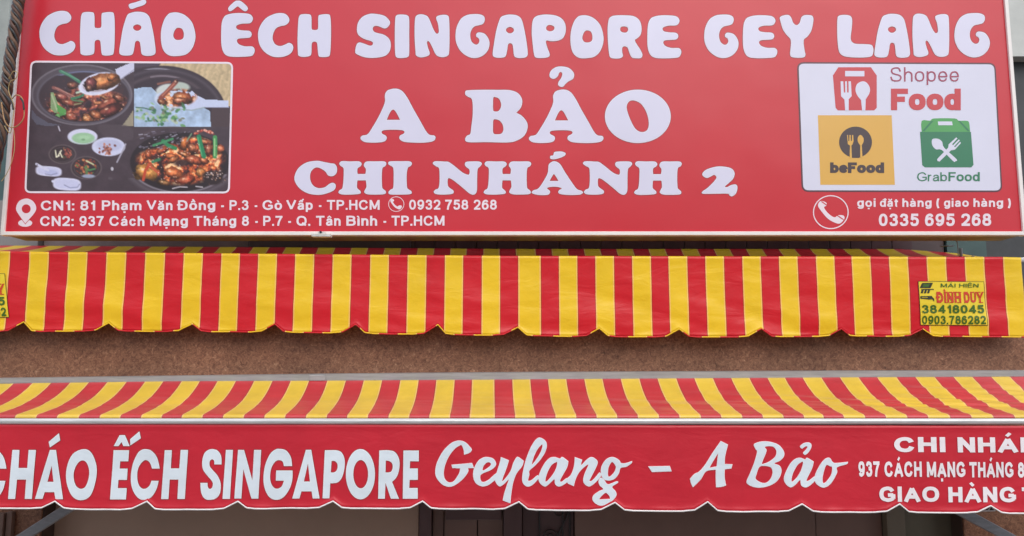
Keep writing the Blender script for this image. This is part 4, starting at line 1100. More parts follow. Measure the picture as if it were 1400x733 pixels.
def plate(x0, y0, x1, y1, flip):
    cx, cy = (x0 + x1) / 2, (y0 + y1) / 2; rx, ry = (x1 - x0) / 2, (y1 - y0) / 2
    d = (np.abs((gx - cx) / rx) ** 3.2 + np.abs((gy - cy - (gx - cx) * .07) / ry) ** 3.2) ** (1 / 3.2)
    blend(np.clip((1 - d) * ry + .5, 0, 1) * Q3, (204, 204, 228))
    d2 = (np.abs((gx - cx) / (rx * .84)) ** 3 + np.abs((gy - cy - (gx - cx) * .07) / (ry * .7)) ** 3) ** (1 / 3)
    blend(np.clip((1 - d2) * ry + .5, 0, 1) * Q3 * .6, (188, 190, 222))
plate(49, 227.5, 84.5, 241, 0); plate(72.5, 243.5, 111, 260.5, 0)
E_(71, 236, 9.5, 3.4, (178, 182, 216), 12, 1.2, Q3); LN([(62, 238), (70, 239.5), (78, 237)], 1.1, (130, 132, 165), Q3, .9)
LN([(50, 224.5), (58, 229), (66, 233)], 3.2, (206, 206, 228), Q3); E_(51, 225.6, .9, .7, (80, 66, 80), 0, .7, Q3)
LN([(88, 253), (96, 257), (106, 256), (109, 252)], 1.2, (132, 134, 168), Q3, .9); E_(72.5, 248, 2, 1.8, (206, 206, 228), 0, 1, Q3)
# fourth picture: glazed dish with spring onion
RIM(236, 222, 66, 48, 2.2, (92, 76, 78), 0, .5, Q4 * (gy < 190)); 
E_(246, 222, 68, 41, (44, 34, 38), 0, 1.5, Q4)
RIM(246, 221, 69, 42, 1.8, (150, 142, 152), 0, .85, Q4 * (gy > 238)); RIM(246, 224, 73, 44, 4.5, (96, 86, 94), 0, .8, Q4 * (gy > 243))
c5 = Q4 * (e_d(247, 221, 64, 38)[0] < 1) 
up = np.clip((gy - (182 + np.abs(gx - 275) * .30)) / 5, 0, 1) * np.clip((1.06 - e_d(247, 218, 60, 35)[0]) * 5, 0, 1)
FIELD(c5 * up, 9, 47, [(0, (44, 32, 34)), (.28, (84, 44, 40)), (.45, (150, 66, 44)), (.62, (196, 92, 50)), (.8, (226, 136, 78)), (1, (250, 200, 150))], 1.05)
for i in range(16):
    cx = r_.uniform(196, 300); cy = r_.gauss(210, 9)
    if cy < 190 + abs(cx - 275) * .26: continue
    MEAT(cx, cy, r_.uniform(5, 10), r_.uniform(3, 6), r_.uniform(-80, 80), r_.choice([(196, 88, 48), (172, 70, 46), (214, 112, 60)]), r_.choice([(240, 160, 96), (222, 130, 84), (248, 196, 140)]), c5, .4)
E_(248, 223, 10, 5, (46, 32, 36), 0, 3, Q4, .85)
for (x_, y_, rx, ry, an, b_, h_) in ((200, 236, 18, 11.5, 18, (224, 140, 66), (252, 206, 120)), (236, 237, 15.5, 7.5, 18, (222, 98, 50), (246, 168, 110)),
        (254, 246.5, 12.5, 6.2, -14, (208, 82, 52), (240, 160, 120)), (275, 236, 7.5, 6.5, 0, (200, 118, 62), (246, 190, 120)), (252, 196, 6, 11, 12, (206, 100, 48), (248, 168, 90)),
        (266, 219, 15, 6.5, 8, (172, 70, 44), (234, 140, 96)), (279, 220, 7, 4.5, 20, (190, 88, 54), (240, 160, 110)), (203, 212, 5, 6, 0, (176, 74, 44), (236, 140, 90)),
        (263, 203, 8, 7, 30, (170, 84, 54), (220, 150, 110)), (238, 218, 8, 4.5, -30, (186, 96, 54), (236, 160, 100)), (301, 204, 6, 6, 20, (190, 92, 60), (240, 160, 120)), (285, 205, 5, 9, 10, (150, 76, 56), (210, 140, 110)), (224, 250, 9, 4, 10, (150, 96, 60), (220, 170, 110))):
    MEAT(x_, y_, rx, ry, an, b_, h_, Q4)
LN([(206, 224), (199, 233), (196, 246)], 4, (188, 72, 46), Q4); LN([(203, 225), (216, 236)], 3.4, (196, 86, 56), Q4, .9)
LN([(272, 187), (275, 200), (279, 214)], 6.2, (40, 128, 84), Q4); LN([(270.5, 188), (276, 213)], 1.5, (110, 180, 130), Q4, .8)
LN([(294, 188), (294.5, 200), (294, 214)], 5.8, (70, 146, 84), Q4); LN([(293.5, 190), (293.5, 213)], 1.6, (170, 210, 150), Q4, .9)
LN([(223, 193), (230, 199), (240, 203)], 5, (48, 130, 82), Q4); LN([(210, 199), (222, 195), (236, 190)], 3.2, (70, 140, 96), Q4); LN([(209, 221.5), (218, 218)], 4, (54, 120, 84), Q4)
LN([(256, 192), (262, 183)], 1.8, (120, 150, 120), Q4); LN([(290, 223), (300, 216)], 2, (190, 110, 84), Q4)
for i in range(26):
    t = i / 25; E_(266 + 26 * t, 183 - 4 * math.sin(t * 3.1) + r_.uniform(-1.5, 1.5), r_.uniform(1, 2.4), 1.3, r_.choice([(176, 64, 52), (206, 120, 96), (236, 180, 160), (120, 54, 50)]), 0, .8, Q4)
E_(291, 243, 14, 10, (48, 36, 38), 0, 2.5, Q4)
for i in range(70):
    cx, cy = r_.gauss(292, 8), r_.gauss(240, 6)
    E_(cx, cy, r_.uniform(.6, 1.3), r_.uniform(.5, 1), r_.choice([(190, 150, 120), (130, 90, 80), (226, 206, 200), (60, 40, 40), (100, 66, 56)]), 0, .7, Q4, .8)
for i in range(60):
    cx, cy = r_.uniform(190, 262), r_.uniform(180, 205)
    if cy > 215 - (cx - 190) * .32: continue
    LN([(cx, cy), (cx + r_.uniform(1, 5), cy - r_.uniform(0, 1.6))], r_.uniform(.7, 1.5), r_.choice([(150, 146, 168), (110, 100, 116), (196, 194, 212)]), Q4, .75)
for i in range(46):
    E_(r_.uniform(188, 308), r_.uniform(195, 250), .8, .6, (246, 220, 205), 0, .7, c5, .7)
LN([(236, 258), (246, 255.5), (256, 256)], 1.5, (190, 180, 186), Q4); LN([(268, 255), (277, 256)], 1.5, (196, 188, 194), Q4)
# keep separating edges clean, then light print grain
img *= (1 + .05 * (n_c - .5))[..., None]
img = np.clip(img * 1.0, 0, 255)
srgb = img / 255.0
linimg = np.where(srgb <= .04045, srgb / 12.92, ((srgb + .055) / 1.055) ** 2.4)
linimg = linimg * 1.12
corners = [(41.8, 83.2), (319, 85), (314.3, 264.6), (33.6, 264.2)]
fq = rrect(corners, 9)
ik = Ink(SG); ik.rings([fq], M_RIM, .0006); ik.rings([fq, inset(fq, 2.5)], M_RIM, .0020, .0008); fprint = ik.build('food_picture', sign)
def inq(x, y, m=1.2):
    # inside the rounded picture quad
    l = 41.8 + (33.6 - 41.8) * (y - 83.2) / 181 + m; r = 319 + (314.3 - 319) * (y - 85) / 180 - m
    t = 83.2 + (x - 42) * .0065 + m; b_ = 264.4 - m
    if x < l or x > r or y < t or y > b_: return False
    R_ = 7.5
    for (cx, cy, sx_, sy_) in ((l + R_, t + R_, -1, -1), (r - R_, t + R_, 1, -1), (r - R_, b_ - R_, 1, 1), (l + R_, b_ - R_, -1, 1)):
        if (x - cx) * sx_ > 0 and (y - cy) * sy_ > 0 and math.hypot(x - cx, y - cy) > R_: return False
    return True
vs_ = []; 
for j in range(NYp + 1):
    for i in range(NXp + 1): vs_.append(SG(X0 + i, Y0 + j, .0012))
fs_ = []
W_ = NXp + 1
for j in range(NYp):
    for i in range(NXp):
        if inq(X0 + i + .5, Y0 + j + .5): fs_.append((j * W_ + i, (j + 1) * W_ + i, (j + 1) * W_ + i + 1, j * W_ + i + 1))
mf, ntf, bf = new_mat('printed_food_photograph')
at = ntf.nodes.new('ShaderNodeVertexColor'); at.layer_name = 'print'
ntf.links.new(at.outputs[0], bf.inputs['Base Color']); bf.inputs['Roughness'].default_value = .34
fo = mesh('printed_photograph', vs_, fs_, mf, fprint)
ca = fo.data.color_attributes.new('print', 'FLOAT_COLOR', 'POINT')
ca.data.foreach_set('color', np.concatenate([linimg.reshape(-1, 3), np.ones(((NYp + 1) * (NXp + 1), 1))], 1).astype(np.float32).ravel())

# ================================================================== AWNINGS
def interp(xs, ys, x): return float(np.interp(x, xs, ys))
def edges_u(px_edges, y, D):
    xs = [P(e, y, D)[0] for e in px_edges]
    us = list(range(len(px_edges)))
    # continue the rhythm past both ends
    dl = xs[1] - xs[0]; dr = xs[-1] - xs[-2]
    xs = [xs[0] - dl * 12] + xs + [xs[-1] + dr * 12]; us = [-12] + us + [us[-1] + 12]
    return xs, us
Z = 5.8333
UE = [-12.9] + [v / Z for v in (80,235,390,545,697,850,1008,1160,1318)] + [230 + v / Z for v in (125,277,425,572,718,868,1013,1165,1312)] \
   + [460 + v / Z for v in (120,270,418,568,718,865,1010,1160,1305)] + [690 + v / Z for v in (108,287,432,578,722,870,1015,1165,1305)] \
   + [920 + v / Z for v in (113,257,405,552,697,843,990,1137,1283)] + [1160 + v / Z for v in (20,170,318,470,620,775,925,1080,1230)] + [1397]
LE = [v / Z for v in (120,290,455,630,795,960,1125,1290)] + [230 + v / Z for v in (107,273,437,603,767,933,1098,1265)] \
   + [460 + v / Z for v in (85,250,415,580,740,905,1062,1263)] + [690 + v / Z for v in (83,245,405,570,733,897,1062,1230)] \
   + [920 + v / Z for v in (52,222,385,553,717,882,1045,1202,1362)] + [1160 + v / Z for v in (132,298,468,635,810,980,1155,1325)]

def sheet(name, rows, mat, parent, us=None, thick=.0012, smooth=True):
    """grid mesh; rows = list of lists of points; us = matching u values"""
    nr, nc = len(rows), len(rows[0])
    v = [p for r in rows for p in r]
    f = [(j * nc + i, (j + 1) * nc + i, (j + 1) * nc + i + 1, j * nc + i + 1) for j in range(nr - 1) for i in range(nc - 1)]
    o = mesh(name, v, f, mat, parent, smooth=smooth)
    if us is not None:
        uv = o.data.uv_layers.new(name='stripes')
        flat = [u for r in us for u in r]
        arr = np.zeros(len(o.data.loops) * 2)
        li = np.zeros(len(o.data.loops), int); o.data.loops.foreach_get('vertex_index', li)
        arr[0::2] = np.array(flat)[li]; arr[1::2] = 0
        uv.data.foreach_set('uv', arr)
    if thick:
        md = o.modifiers.new('thickness', 'SOLIDIFY'); md.thickness = thick; md.offset = 1
    return o

def scallop(peaks, ypk, flats, x):
    """bottom edge of a valance in photo px: sharp notches joined by shallow sagging scallops"""
    i = np.searchsorted(peaks, x) - 1
    i = max(0, min(len(peaks) - 2, i))
    a, b_ = peaks[i], peaks[i + 1]
    pk = interp(peaks, ypk, x); fl = interp([p for p, _ in flats], [q for _, q in flats], x)
    d0 = x - a; d1 = b_ - x
    h = fl - pk
    s = 1.0
    # right after the notch: short steep run; before the next: a little longer
    w0 = 12.5 + 2.5 * noise.noise(Vector((a * .37, 1.7, 0))); w1 = 18 + 4 * noise.noise(Vector((b_ * .29, 5.1, 0)))
    if d0 < w0: s = min(s, (d0 / w0) * .90)
    elif d0 < w0 + 10: s = min(s, .90 + .08 * (d0 - w0) / 10)
    if d1 < w1: s = min(s, (d1 / w1) * .88)
    elif d1 < w1 + 14: s = min(s, .88 + .10 * (d1 - w1) / 14)
    mid = 1 + .02 * math.sin(math.pi * min(1, max(0, d0 / (b_ - a)))) + .05 * noise.noise(Vector((x * .03, a * .1, 3)))
    return pk + h * s * mid

# ---------------------------------------------------------------- upper awning
DU = 4.34
aw1 = empty('striped_awning', (0, CY + DU, zat(350, DU)), 'upper red and yellow striped awning with scalloped plain valance under the sign', 'awning', 'awnings of the shop')
pk1 = [-200, -82, 32, 149, 263, 376, 487, 599, 708, 819, 928, 1040, 1149.5, 1263, 1470, 1580]
yk1 = [439, 439.5, 440, 441.5, 443, 443, 443.5, 444, 447.5, 449, 450, 449.5, 449.5, 449.5, 451, 451]
fl1 = [(-200, 453), (30, 453), (149, 452.5), (376, 454), (500, 456), (620, 457.5), (708, 459), (819, 460), (930, 461), (1040, 460.5), (1150, 459.5), (1263, 459.5), (1340, 460), (1400, 461)]
top1 = [(-200, 341), (0, 343.5), (60, 344.5), (230, 346), (460, 348), (700, 350), (930, 350.5), (1160, 351), (1370, 351.5), (1400, 352.5)]
def d1(x, z):
    zr = (z - zat(450, DU)) / .4
    w = .017 * (noise.noise(Vector((x * 1.1, 3.1, z * 2.0)))) + .011 * noise.noise(Vector((x * 2.4 + z * 5.0, 7.7, z * 4.5)))
    w += .0050 * noise.noise(Vector((x * 5 + z * 7, 1.3, z * 16)))
    w += .0014 * noise.noise(Vector((x * 9 - z * 10, 2.3, z * 30)))
    return w * (1.0 - .80 * max(0, min(1, zr))) 
SU = Surface(DU, d1)
xsU, usU = edges_u(UE, 352, DU)
pxs = np.linspace(-90, 1395.5, 760)
pxs = np.unique(np.concatenate([pxs, [700 + (p - 700) / (P(701, 352, DU)[0] / P(701, 450, DU)[0]) for p in pk1 if -75 < p < 1395]]))
NR = 30
def drop(D, yt, yb):
    """how much wider a plumb point stands from the middle at the hem than at the top edge"""
    return P(701, yt, D)[0] / P(701, yb, D)[0]
def valance(name, S_, D, topc, pk, yk, fl, pxs, mat, parent, xs=None, us=None, band=None, ubias=0):
    rows = []; uu = []
    tx = [p for p, _ in topc]; ty = [q for _, q in topc]
    for j in range(NR + 1):
        t = j / NR
        row = []; ur = []
        for px in pxs:
            # hang straight: keep world x of the top edge all the way down
            X = P(px, 352 if D > 4 else 580, D)[0]
            yt = interp(tx, ty, px)
            yb = scallop(pk, yk, fl, 700 + (px - 700) * drop(D, 352 if D > 4 else 580, 450 if D > 4 else 690))
            py = yt + (yb - yt) * t
            z = zat(py, D)
            y = CY + D + (S_.disp(X, z) if S_.disp else 0)
            if band and t < .12: y -= .0022 * (1 if py < yt + band else 0)
            # lip of the hem curls out a touch
            y -= (.004 if xs else .006) * max(0, (t - .94) / .06) ** 1.5 * (1 + noise.noise(Vector((X * 9, 0, 5))))
            row.append((X, y, z))
            if xs: ur.append(interp(xs, us, X) + ubias)
        rows.append(row); uu.append(ur)
    return sheet(name, rows, mat, parent, uu if xs else None), rows
v1, rows1 = valance('valance', SU, DU, top1, pk1, yk1, fl1, pxs, M_STRIPE, aw1, xsU, usU, band=7)
# alternating binding tape along the scallops
bt = rows1[-1]
tape = [[(x, y - .003, z + .0022 + .0012 * noise.noise(Vector((x * 7, 0, 2)))) for (x, y, z) in bt], [(x, y - .0040, z - .0005) for (x, y, z) in bt], [(x, y - .003, z - .0030) for (x, y, z) in bt]]
tu = [[interp(xsU, usU, x) + .38 + .12 * noise.noise(Vector((x * .8, 9, 1))) for (x, y, z) in bt]] * 3
sheet('hem_tape', tape, M_STRIPE, aw1, tu, .002)
# canopy sheet
YB1 = CY + 4.90
zb1 = zat(340.5, 4.90)
NC = 26
rows = []; uu = []
tx = [p for p, _ in top1]; ty = [q for _, q in top1]
pc = np.linspace(-90, 1395.5, 620)
for j in range(NC + 1):
    t = j / NC                   # 0 front bar, 1 wall
    row = []; ur = []
    for px in pc:
        X = P(px, 352, DU)[0]
        zf = zat(interp(tx, ty, px), DU) - .002
        zbk = zb1 + interp([-90, 60, 700, 1300, 1400], [.022, .018, 0, -.0, -.03], px)
        ends = min(1, max(0, (px + 60) / 500)) * min(1, max(0, (1395 - px) / 330))
        sg = .010 + .058 * ends
        z = zf + (zbk - zf) * t - sg * 4 * t * (1 - t) * (.75 + .5 * t)
        z += .005 * math.sin(math.pi * t) * noise.noise(Vector((X * 3 + t * 2, t * 3, 0)))
        if j == 0: z -= .003
        row.append((X, CY + DU + (YB1 - CY - DU) * t, z))
        ur.append(interp(xsU, usU, X + .012 * t))
    rows.append(row); uu.append(ur)
sheet('canopy', rows, M_STRIPE, aw1, uu)
fb = MB()
pts = []
for px in np.linspace(-95, 1399, 40):
    p = P(px, interp(tx, ty, px) + 3.6, DU + .020)
    pts.append(p)
fb.tube(pts, .0115, 12)
fb.build('front_bar', M_BARW, aw1, True)
for zz, rr in ((0, .006), (-.016, .005)):
    p = P(1389, 353, DU)
    MB().tube([(p[0], p[1] + .02, p[2] + zz), (p[0] + .16, p[1] + .02, p[2] + zz + .002)], rr, 10).build('bar_end', M_BARW, aw1, True)
for px, inward in ((120, 1), (1330, -1)):
    f0 = P(px, 353, DU + .02)
    w0 = P(px, 372, 4.98)
    MB().tube([f0, ((f0[0] + w0[0]) / 2, (f0[1] + w0[1]) / 2, f0[2] - .03), (w0[0], w0[1], w0[2])], .013, 10).build('arm', M_STEEL, aw1, True)

# yellow maker's stickers
M_STY = plain('yellow_sticker', (0.86, 0.66, 0.035, 1), .4, var=.04)
M_STG = plain('sticker_green', (0.055, 0.14, 0.015, 1), .4)
M_STD = plain('sticker_dark', (0.03, 0.035, 0.02, 1), .4)
M_STR = plain('sticker_red', (0.62, 0.05, 0.02, 1), .4)
def sticker(ox, parent, oy=0):
    T = lambda pts: tr(pts, 1240 + ox, 370 + oy, 8.144)
    tx_ = lambda x: 1240 + ox + x / 8.144
    ty_ = lambda y: 370 + oy + y / 8.144
    sf = Surface(DU - .004, d1)
    ik = Ink(sf)
    q = [(122,118),(860,122),(903,612),(163,607)]
    ik.rings([T(q)], M_STD, .0005, sub=True)
    ik.rings([inset(T(q), .7)], M_STY, .0010, .0006, sub=True)
    stk = ik.build('sticker', parent)
    ik = Ink(sf)
    ik.text('MÁI', tx_(375), tx_(543), ty_(187), 5.2, M_STG, .15, .0034, .0)
    ik.text('HIÊN', tx_(583), tx_(797), ty_(187), 5.2, M_STG, .15, .0034, .0)
    ik.text('38418045', tx_(172), tx_(864), ty_(475), 11.3, M_STG, .20, .0034, .07)
    ik.text('0903.786282', tx_(180), tx_(877), ty_(596), 11.5, M_STG, .19, .0034, .07)
    ik.text('ĐÌNH', tx_(332), tx_(606), ty_(357), 14.2, M_STR, .23, .0034, .06)
    ik.text('DUY', tx_(640), tx_(852), ty_(357), 14.2, M_STR, .23, .0034, .06)
    for (a, b_, yy) in ((328,372,240),(338,380,354),(408,452,240),(418,458,354),(464,500,240),(476,510,354),(520,545,240),(552,606,240),(560,606,354),(512,560,240),(636,680,240),(640,684,354),(708,750,240),(762,790,240),(796,822,240),(838,856,240),(802,850,354)):
        ik.rings([T([(a, yy - 4), (b_, yy - 4), (b_ + 1, yy + 5), (a + 1, yy + 5)])], M_STR, .0033, .0026)
    ik.build('lettering', stk)
    ik = Ink(sf)
    ik.rings([T([(168,138),(288,136),(262,194),(142,194)]), T([(185,150),(255,150),(238,182),(170,182)])], M_STD, .0030)
    ik.rings([T([(185,150),(255,150),(238,182),(170,182)])], M_STG, .0028)
    for k_ in range(3):
        ik.rings([T([(165 + 36 * k_, 210), (190 + 36 * k_, 210), (184 + 36 * k_, 220), (176 + 36 * k_, 252), (152 + 36 * k_, 252)])], M_STD, .0030)
    ik.rings([T([(160,206),(296,204),(300,214),(158,216)])], M_STD, .0028)
    ik.rings([T([(150,285),(275,282),(302,315),(305,340),(298,340),(285,318),(245,322),(150,312)]), T([(165,295),(232,294),(235,303),(165,304)])], M_STD, .0030)
    ik.build('awning_icons', stk)
sticker(0, aw1)
sticker(-1338.8, aw1, -11)

# ---------------------------------------------------------------- lower awning
DL = 3.88
DLb = 4.37
aw2 = empty('striped_awning', (0, CY + DL, zat(575, DL)), 'lower striped awning with red lettered valance in front of the granite wall', 'awning', 'awnings of the shop')
pk2 = [-180, -52, 76, 202, 326, 456, 578, 709.5, 840.5, 967, 1095.5, 1229, 1352.5, 1480]
yk2 = [685, 685, 685, 685, 685, 684.5, 684.7, 685.5, 686.5, 685.5, 688.5, 688.6, 690.8, 692]
fl2 = [(-180, 694), (0, 694), (140, 696), (270, 696), (400, 694), (520, 694.5), (640, 695), (760, 697), (900, 698), (1030, 698.5), (1160, 699.5), (1300, 700.3), (1400, 701), (1500, 701)]
top2 = [(-200, 579.5), (0, 580), (400, 580.2), (700, 581), (1000, 581.5), (1400, 582), (1500, 582)]
def d2(x, z):
    w = .005 * noise.noise(Vector((x * 1.3, 23.1, z * 2.4))) + .0022 * noise.noise(Vector((x * 3.0 - z * 2.0, 17.7, z * 7.0)))
    zr = (z - zat(640, DL)) / .2
    return w * (1 - .6 * max(0, min(1, zr)))
SL = Surface(DL, d2)
px2 = np.unique(np.concatenate([np.linspace(-100, 1500, 820), [700 + (p - 700) / (P(701, 580, DL)[0] / P(701, 690, DL)[0]) for p in pk2 if -80 < p < 1480]]))
v2, rows2 = valance('valance', SL, DL, top2, pk2, yk2, fl2, px2, M_CRED, aw2, band=6.5)
bt = rows2[-1]
def bumpy(x): return .0008 * noise.noise(Vector((x * 30, 4, 4)))
sheet('piping', [[(x, y - .0030, z + .0022 + bumpy(x)) for (x, y, z) in bt], [(x, y - .0045, z - .0005) for (x, y, z) in bt], [(x, y - .0035, z - .0035) for (x, y, z) in bt]], M_TRIM, aw2, None, .002)
# canopy
prof = [(0, 0), (.05, .031), (.10, .057), (.15, .078), (.20, .095), (.26, .111), (.32, .124), (.38, .134), (.43, .142), (.466, .147)]
pd = [p[0] / .466 for p in prof]; pz = [p[1] / .147 for p in prof]
xsL, usL = edges_u(LE, 570, DL)
ytopc = [(-100, 525), (0, 524.5), (40, 523.5), (230, 521), (460, 520), (700, 518.5), (920, 517), (1160, 515.5), (1400, 514.5), (1500, 514)]
rows = []; uu = []
NC = 44
pc = np.linspace(-100, 1500, 900)
for j in range(NC + 1):
    t = j / NC          # 0 wall, 1 front
    row = []; ur = []
    for px in pc:
        X = P(px, 570, DL)[0]
        pxb = 700 + (px - 700) * DL / DLb
        zbk = zat(interp([a for a, _ in ytopc], [b_ for _, b_ in ytopc], pxb), DLb)
        zf = zat(566.5, DL + .02)
        z = zbk - (zbk - zf) * interp(pd, pz, t)
        # wrinkles running diagonally, strongest at the right
        wk = max(0.3, min(1, (px - 560) / 620)) + max(0, min(1.1, (px - 1080) / 160))
        sh = math.sin(math.pi * min(1, t * 1.02))
        ph = X * 7.0 + t * 9.0
        z += .0036 * wk * sh * noise.noise(Vector((X * 1.6, t * 6.5 - X * 1.35, 3.0))) * 2
        z += .0022 * wk * sh * noise.noise(Vector((X * 2.6, t * 15 - X * 3.0, 8.0))) * 2
        z += .0018 * sh * noise.noise(Vector((X * 1.2, t * 2, 1.0)))
        row.append((X, CY + DLb - (DLb - DL - .02) * t, z))
        ur.append(interp(xsL, usL, X + .0135 * (1 - t)))
    rows.append(row); uu.append(ur)
# wrap over the front bar
for k, (dy, dz) in enumerate(((-.012, -.003), (-.019, -.010), (-.021, -.017))):
    row = []; ur = []
    for px in pc:
        X = P(px, 570, DL)[0]
        row.append((X, CY + DL + .02 + dy, zat(566.5, DL + .02) + dz)); ur.append(interp(xsL, usL, X))
    rows.append(row); uu.append(ur)
sheet('canopy', rows, M_SLOPE, aw2, uu)
# front bar: rounded aluminium profile
ztb = zat(572.0, DL); zbb = zat(580.5, DL)
fbm = MB()
xa2 = P(-110, 575, DL)[0]; xb2 = P(1510, 575, DL)[0]
prf = [(.020, ztb - .001), (.000, ztb + .0005), (-.010, ztb - .003), (-.0145, ztb - .010), (-.0135, zbb + .010), (-.008, zbb + .003), (.006, zbb - .001), (.022, zbb)]
vsb = []; fsb = []
for xx in (xa2, xb2):
    for (yy, zz) in prf: vsb.append((xx, CY + DL + yy, zz))
n_ = len(prf)
for i in range(n_): fsb.append((i, (i + 1) % n_, n_ + (i + 1) % n_, n_ + i))
fsb.append(tuple(range(n_))[::-1]); fsb.append(tuple(range(n_, 2 * n_)))
fbm.raw(vsb, fsb)
smooth_by_angle(fbm.build('front_bar', M_BARW, aw2), 50)
# roller box on the granite
rbx = MB()
xs_ = np.linspace(-130, 1530, 24)
yt_ = [(-130, 518.5), (0, 517), (230, 514), (460, 511), (700, 509), (1160, 507), (1400, 506.5), (1530, 506.5)]
for a, b_ in zip(xs_[:-1], xs_[1:]):
    vv = []
    for px in (a, b_):
        t_ = interp([p for p, _ in yt_], [q for _, q in yt_], px)
        bq = interp([p for p, _ in ytopc], [q for _, q in ytopc], px) + .3
        x_ = P(px, 515, DLb)[0]
        vv += [(x_, CY + DLb - .004, zat(t_ + .6, DLb)), (x_, CY + DLb - .004, zat(bq, DLb)), (x_, -.0005, zat(bq, DLb) - .006), (x_, -.0005, zat(t_ + .6, DLb) + .004)]
    rbx.raw(vv, [(0, 4, 5, 1), (1, 5, 6, 2), (3, 7, 4, 0), (2, 6, 7, 3)])
rbx.build('roller_box', M_ALU, aw2)
for px in (434,):
    p = P(px, interp([p for p, _ in yt_], [q for _, q in yt_], px) + 5.2, DLb)
    MB().box(p[0] - .042, p[0] + .042, CY + DLb - .010, CY + DLb - .0045, p[2] - .016, p[2] + .015, .002).build('bracket_plate', brushed('bracket_zinc', (.44, .44, .44, 1), .5, .3), aw2)
# folding arms
def arm(p0, p1, d0, d1_, w=.05):
    a = Vector(P(*p0, d0)); b_ = Vector(P(*p1, d1_))
    m = MB()
    t = (b_ - a).normalized(); s = t.cross(Vector((0, 1, 0))).normalized(); n = t.cross(s)
    pr = [(-.5, -.35), (-.42, -.5), (.42, -.5), (.5, -.35), (.5, .35), (.42, .5), (-.42, .5), (-.5, .35)]
    vv = []
    for q in (a, b_):
        for (i_, k_) in pr: vv.append(q + s * i_ * w + n * k_ * .028)
    ff = [(i, (i + 1) % 8, 8 + (i + 1) % 8, 8 + i) for i in range(8)] + [tuple(range(8))[::-1], tuple(range(8, 16))]
    m.raw(vv, ff)
    for e_ in (-.28, 0, .28):
        m.tube([a + s * e_ * w - n * .0145, b_ + s * e_ * w - n * .0145], .0022, 6)
    o = m.build('arm', M_STEEL, aw2)
    return o
arm((267, 583), (-70, 800), 3.93, 4.42)
arm((1095, 580), (1490, 795), 3.93, 4.42)

# valance lettering
for idx, (nm, ox, oy, kk, rr, sh) in enumerate(LOWL):
    if rr is None: rr = LOWL[0][4]; 
    R_ = [crom(tr(r, ox + (sh or 0), oy, kk), 4) for r in rr]
    ik = Ink(SL)
    ik.rings([inset(R_[0], -.4)] + [inset(r, .4) for r in R_[1:]], M_STD, .0028, .0010, sub=True)
    ik.rimmed(R_, M_CWHT, M_CRIM, .9, .0038, sub=True)
    ik.build('accent' if ('accent' in nm or nm == 'circumflex') else 'letter', aw2)
for idx, (nm, ox, rr) in enumerate(SCR):
    R_ = [crom(tr(r, ox, 590, 6.108), 4) for r in rr]
    ik = Ink(SL)
    h = .0036 + .00022 * (idx % 5)
    ik.rimmed(R_, M_CWHT, M_CRIM, .55, h, sub=True)
    ik.build('accent' if nm == 'hook_accent' else ('dash' if nm == 'dash' else 'script_letter'), aw2)
K5 = 5.6375
def wl(words, base, cap, wt, slope=0.0):
    for (w, a, b_) in words:
        x0 = 1160 + a / K5; x1 = 1160 + b_ / K5
        Ink(SL).text(w, x0, x1, 580 + (base + slope * (a - words[0][1])) / K5, cap / K5, M_CRIM, wt, .0036, .03).build('printed_word', aw2)
wl([('CHI', 350, 746), ('NHÁNH', 840, 1612), ('2', 1690, 1790)], 215, 116, .235, .004)
wl([('937', 75, 238), ('CÁCH', 275, 563), ('MẠNG', 603, 898), ('THÁNG', 930, 1268), ('8', 1303, 1352), ('-', 1375, 1395), ('P.7', 1420, 1540)], 404, 118, .225, .006)
wl([('GIAO', 237, 697), ('HÀNG', 768, 1288), ('TẬN', 1335, 1720)], 598, 118, .235, .006)
# small white tag on the right arm, seen through the notch of the valance
tgp = Surface(4.06)
ik = Ink(tgp)
ik.rings([[(1328, 676), (1359, 674), (1361, 699), (1332, 700)]], plain('white_tag', (.75, .75, .73, 1), .5), .001)
ik.text('0002', 1334, 1358, 697.5, 9, M_STD, .2, .0018)
ik.build('tag', aw2)

# ================================================================== houses across the street (behind the camera)
M_WIN = plain('dark_window_glass', (.03, .04, .05, 1), .15)
for hi, (x0, x1, hh, col, nm) in enumerate(((-19, -10.2, 9.0, (0.63, 0.59, 0.46, 1), 'cream three storey house across the street, left of three'), (-10, -1.4, 7.6, (0.5, 0.55, 0.57, 1), 'grey two storey house across the street facing the shop'),
                                     (-1.2, 7.2, 8.6, (0.67, 0.5, 0.38, 1), 'ochre three storey house across the street facing the shop'), (7.4, 16.5, 7.4, (0.46, 0.53, 0.5, 1), 'grey green house across the street, farthest to the right'))):
    hb = empty('town_house', ((x0 + x1) / 2, -15.0, 0), nm, 'house', 'houses across the street')
    MB().box(x0, x1, -23, -15, -.1, hh).build('wall', plain('house_paint', col, .8, var=.1, vscale=1), hb)
    for fl in range(int(hh // 3)):
        for k_ in range(3):
            wx = x0 + (k_ + .5) * (x1 - x0) / 3
            w_ = MB().box(wx - .75, wx + .75, -15.02, -14.94, fl * 3 + .9, fl * 3 + 2.3, .01).build('window', M_WIN, hb)
            MB().box(wx - .85, wx + .85, -15.01, -14.90, fl * 3 + .80, fl * 3 + .88).build('sill', M_PAVE, w_)
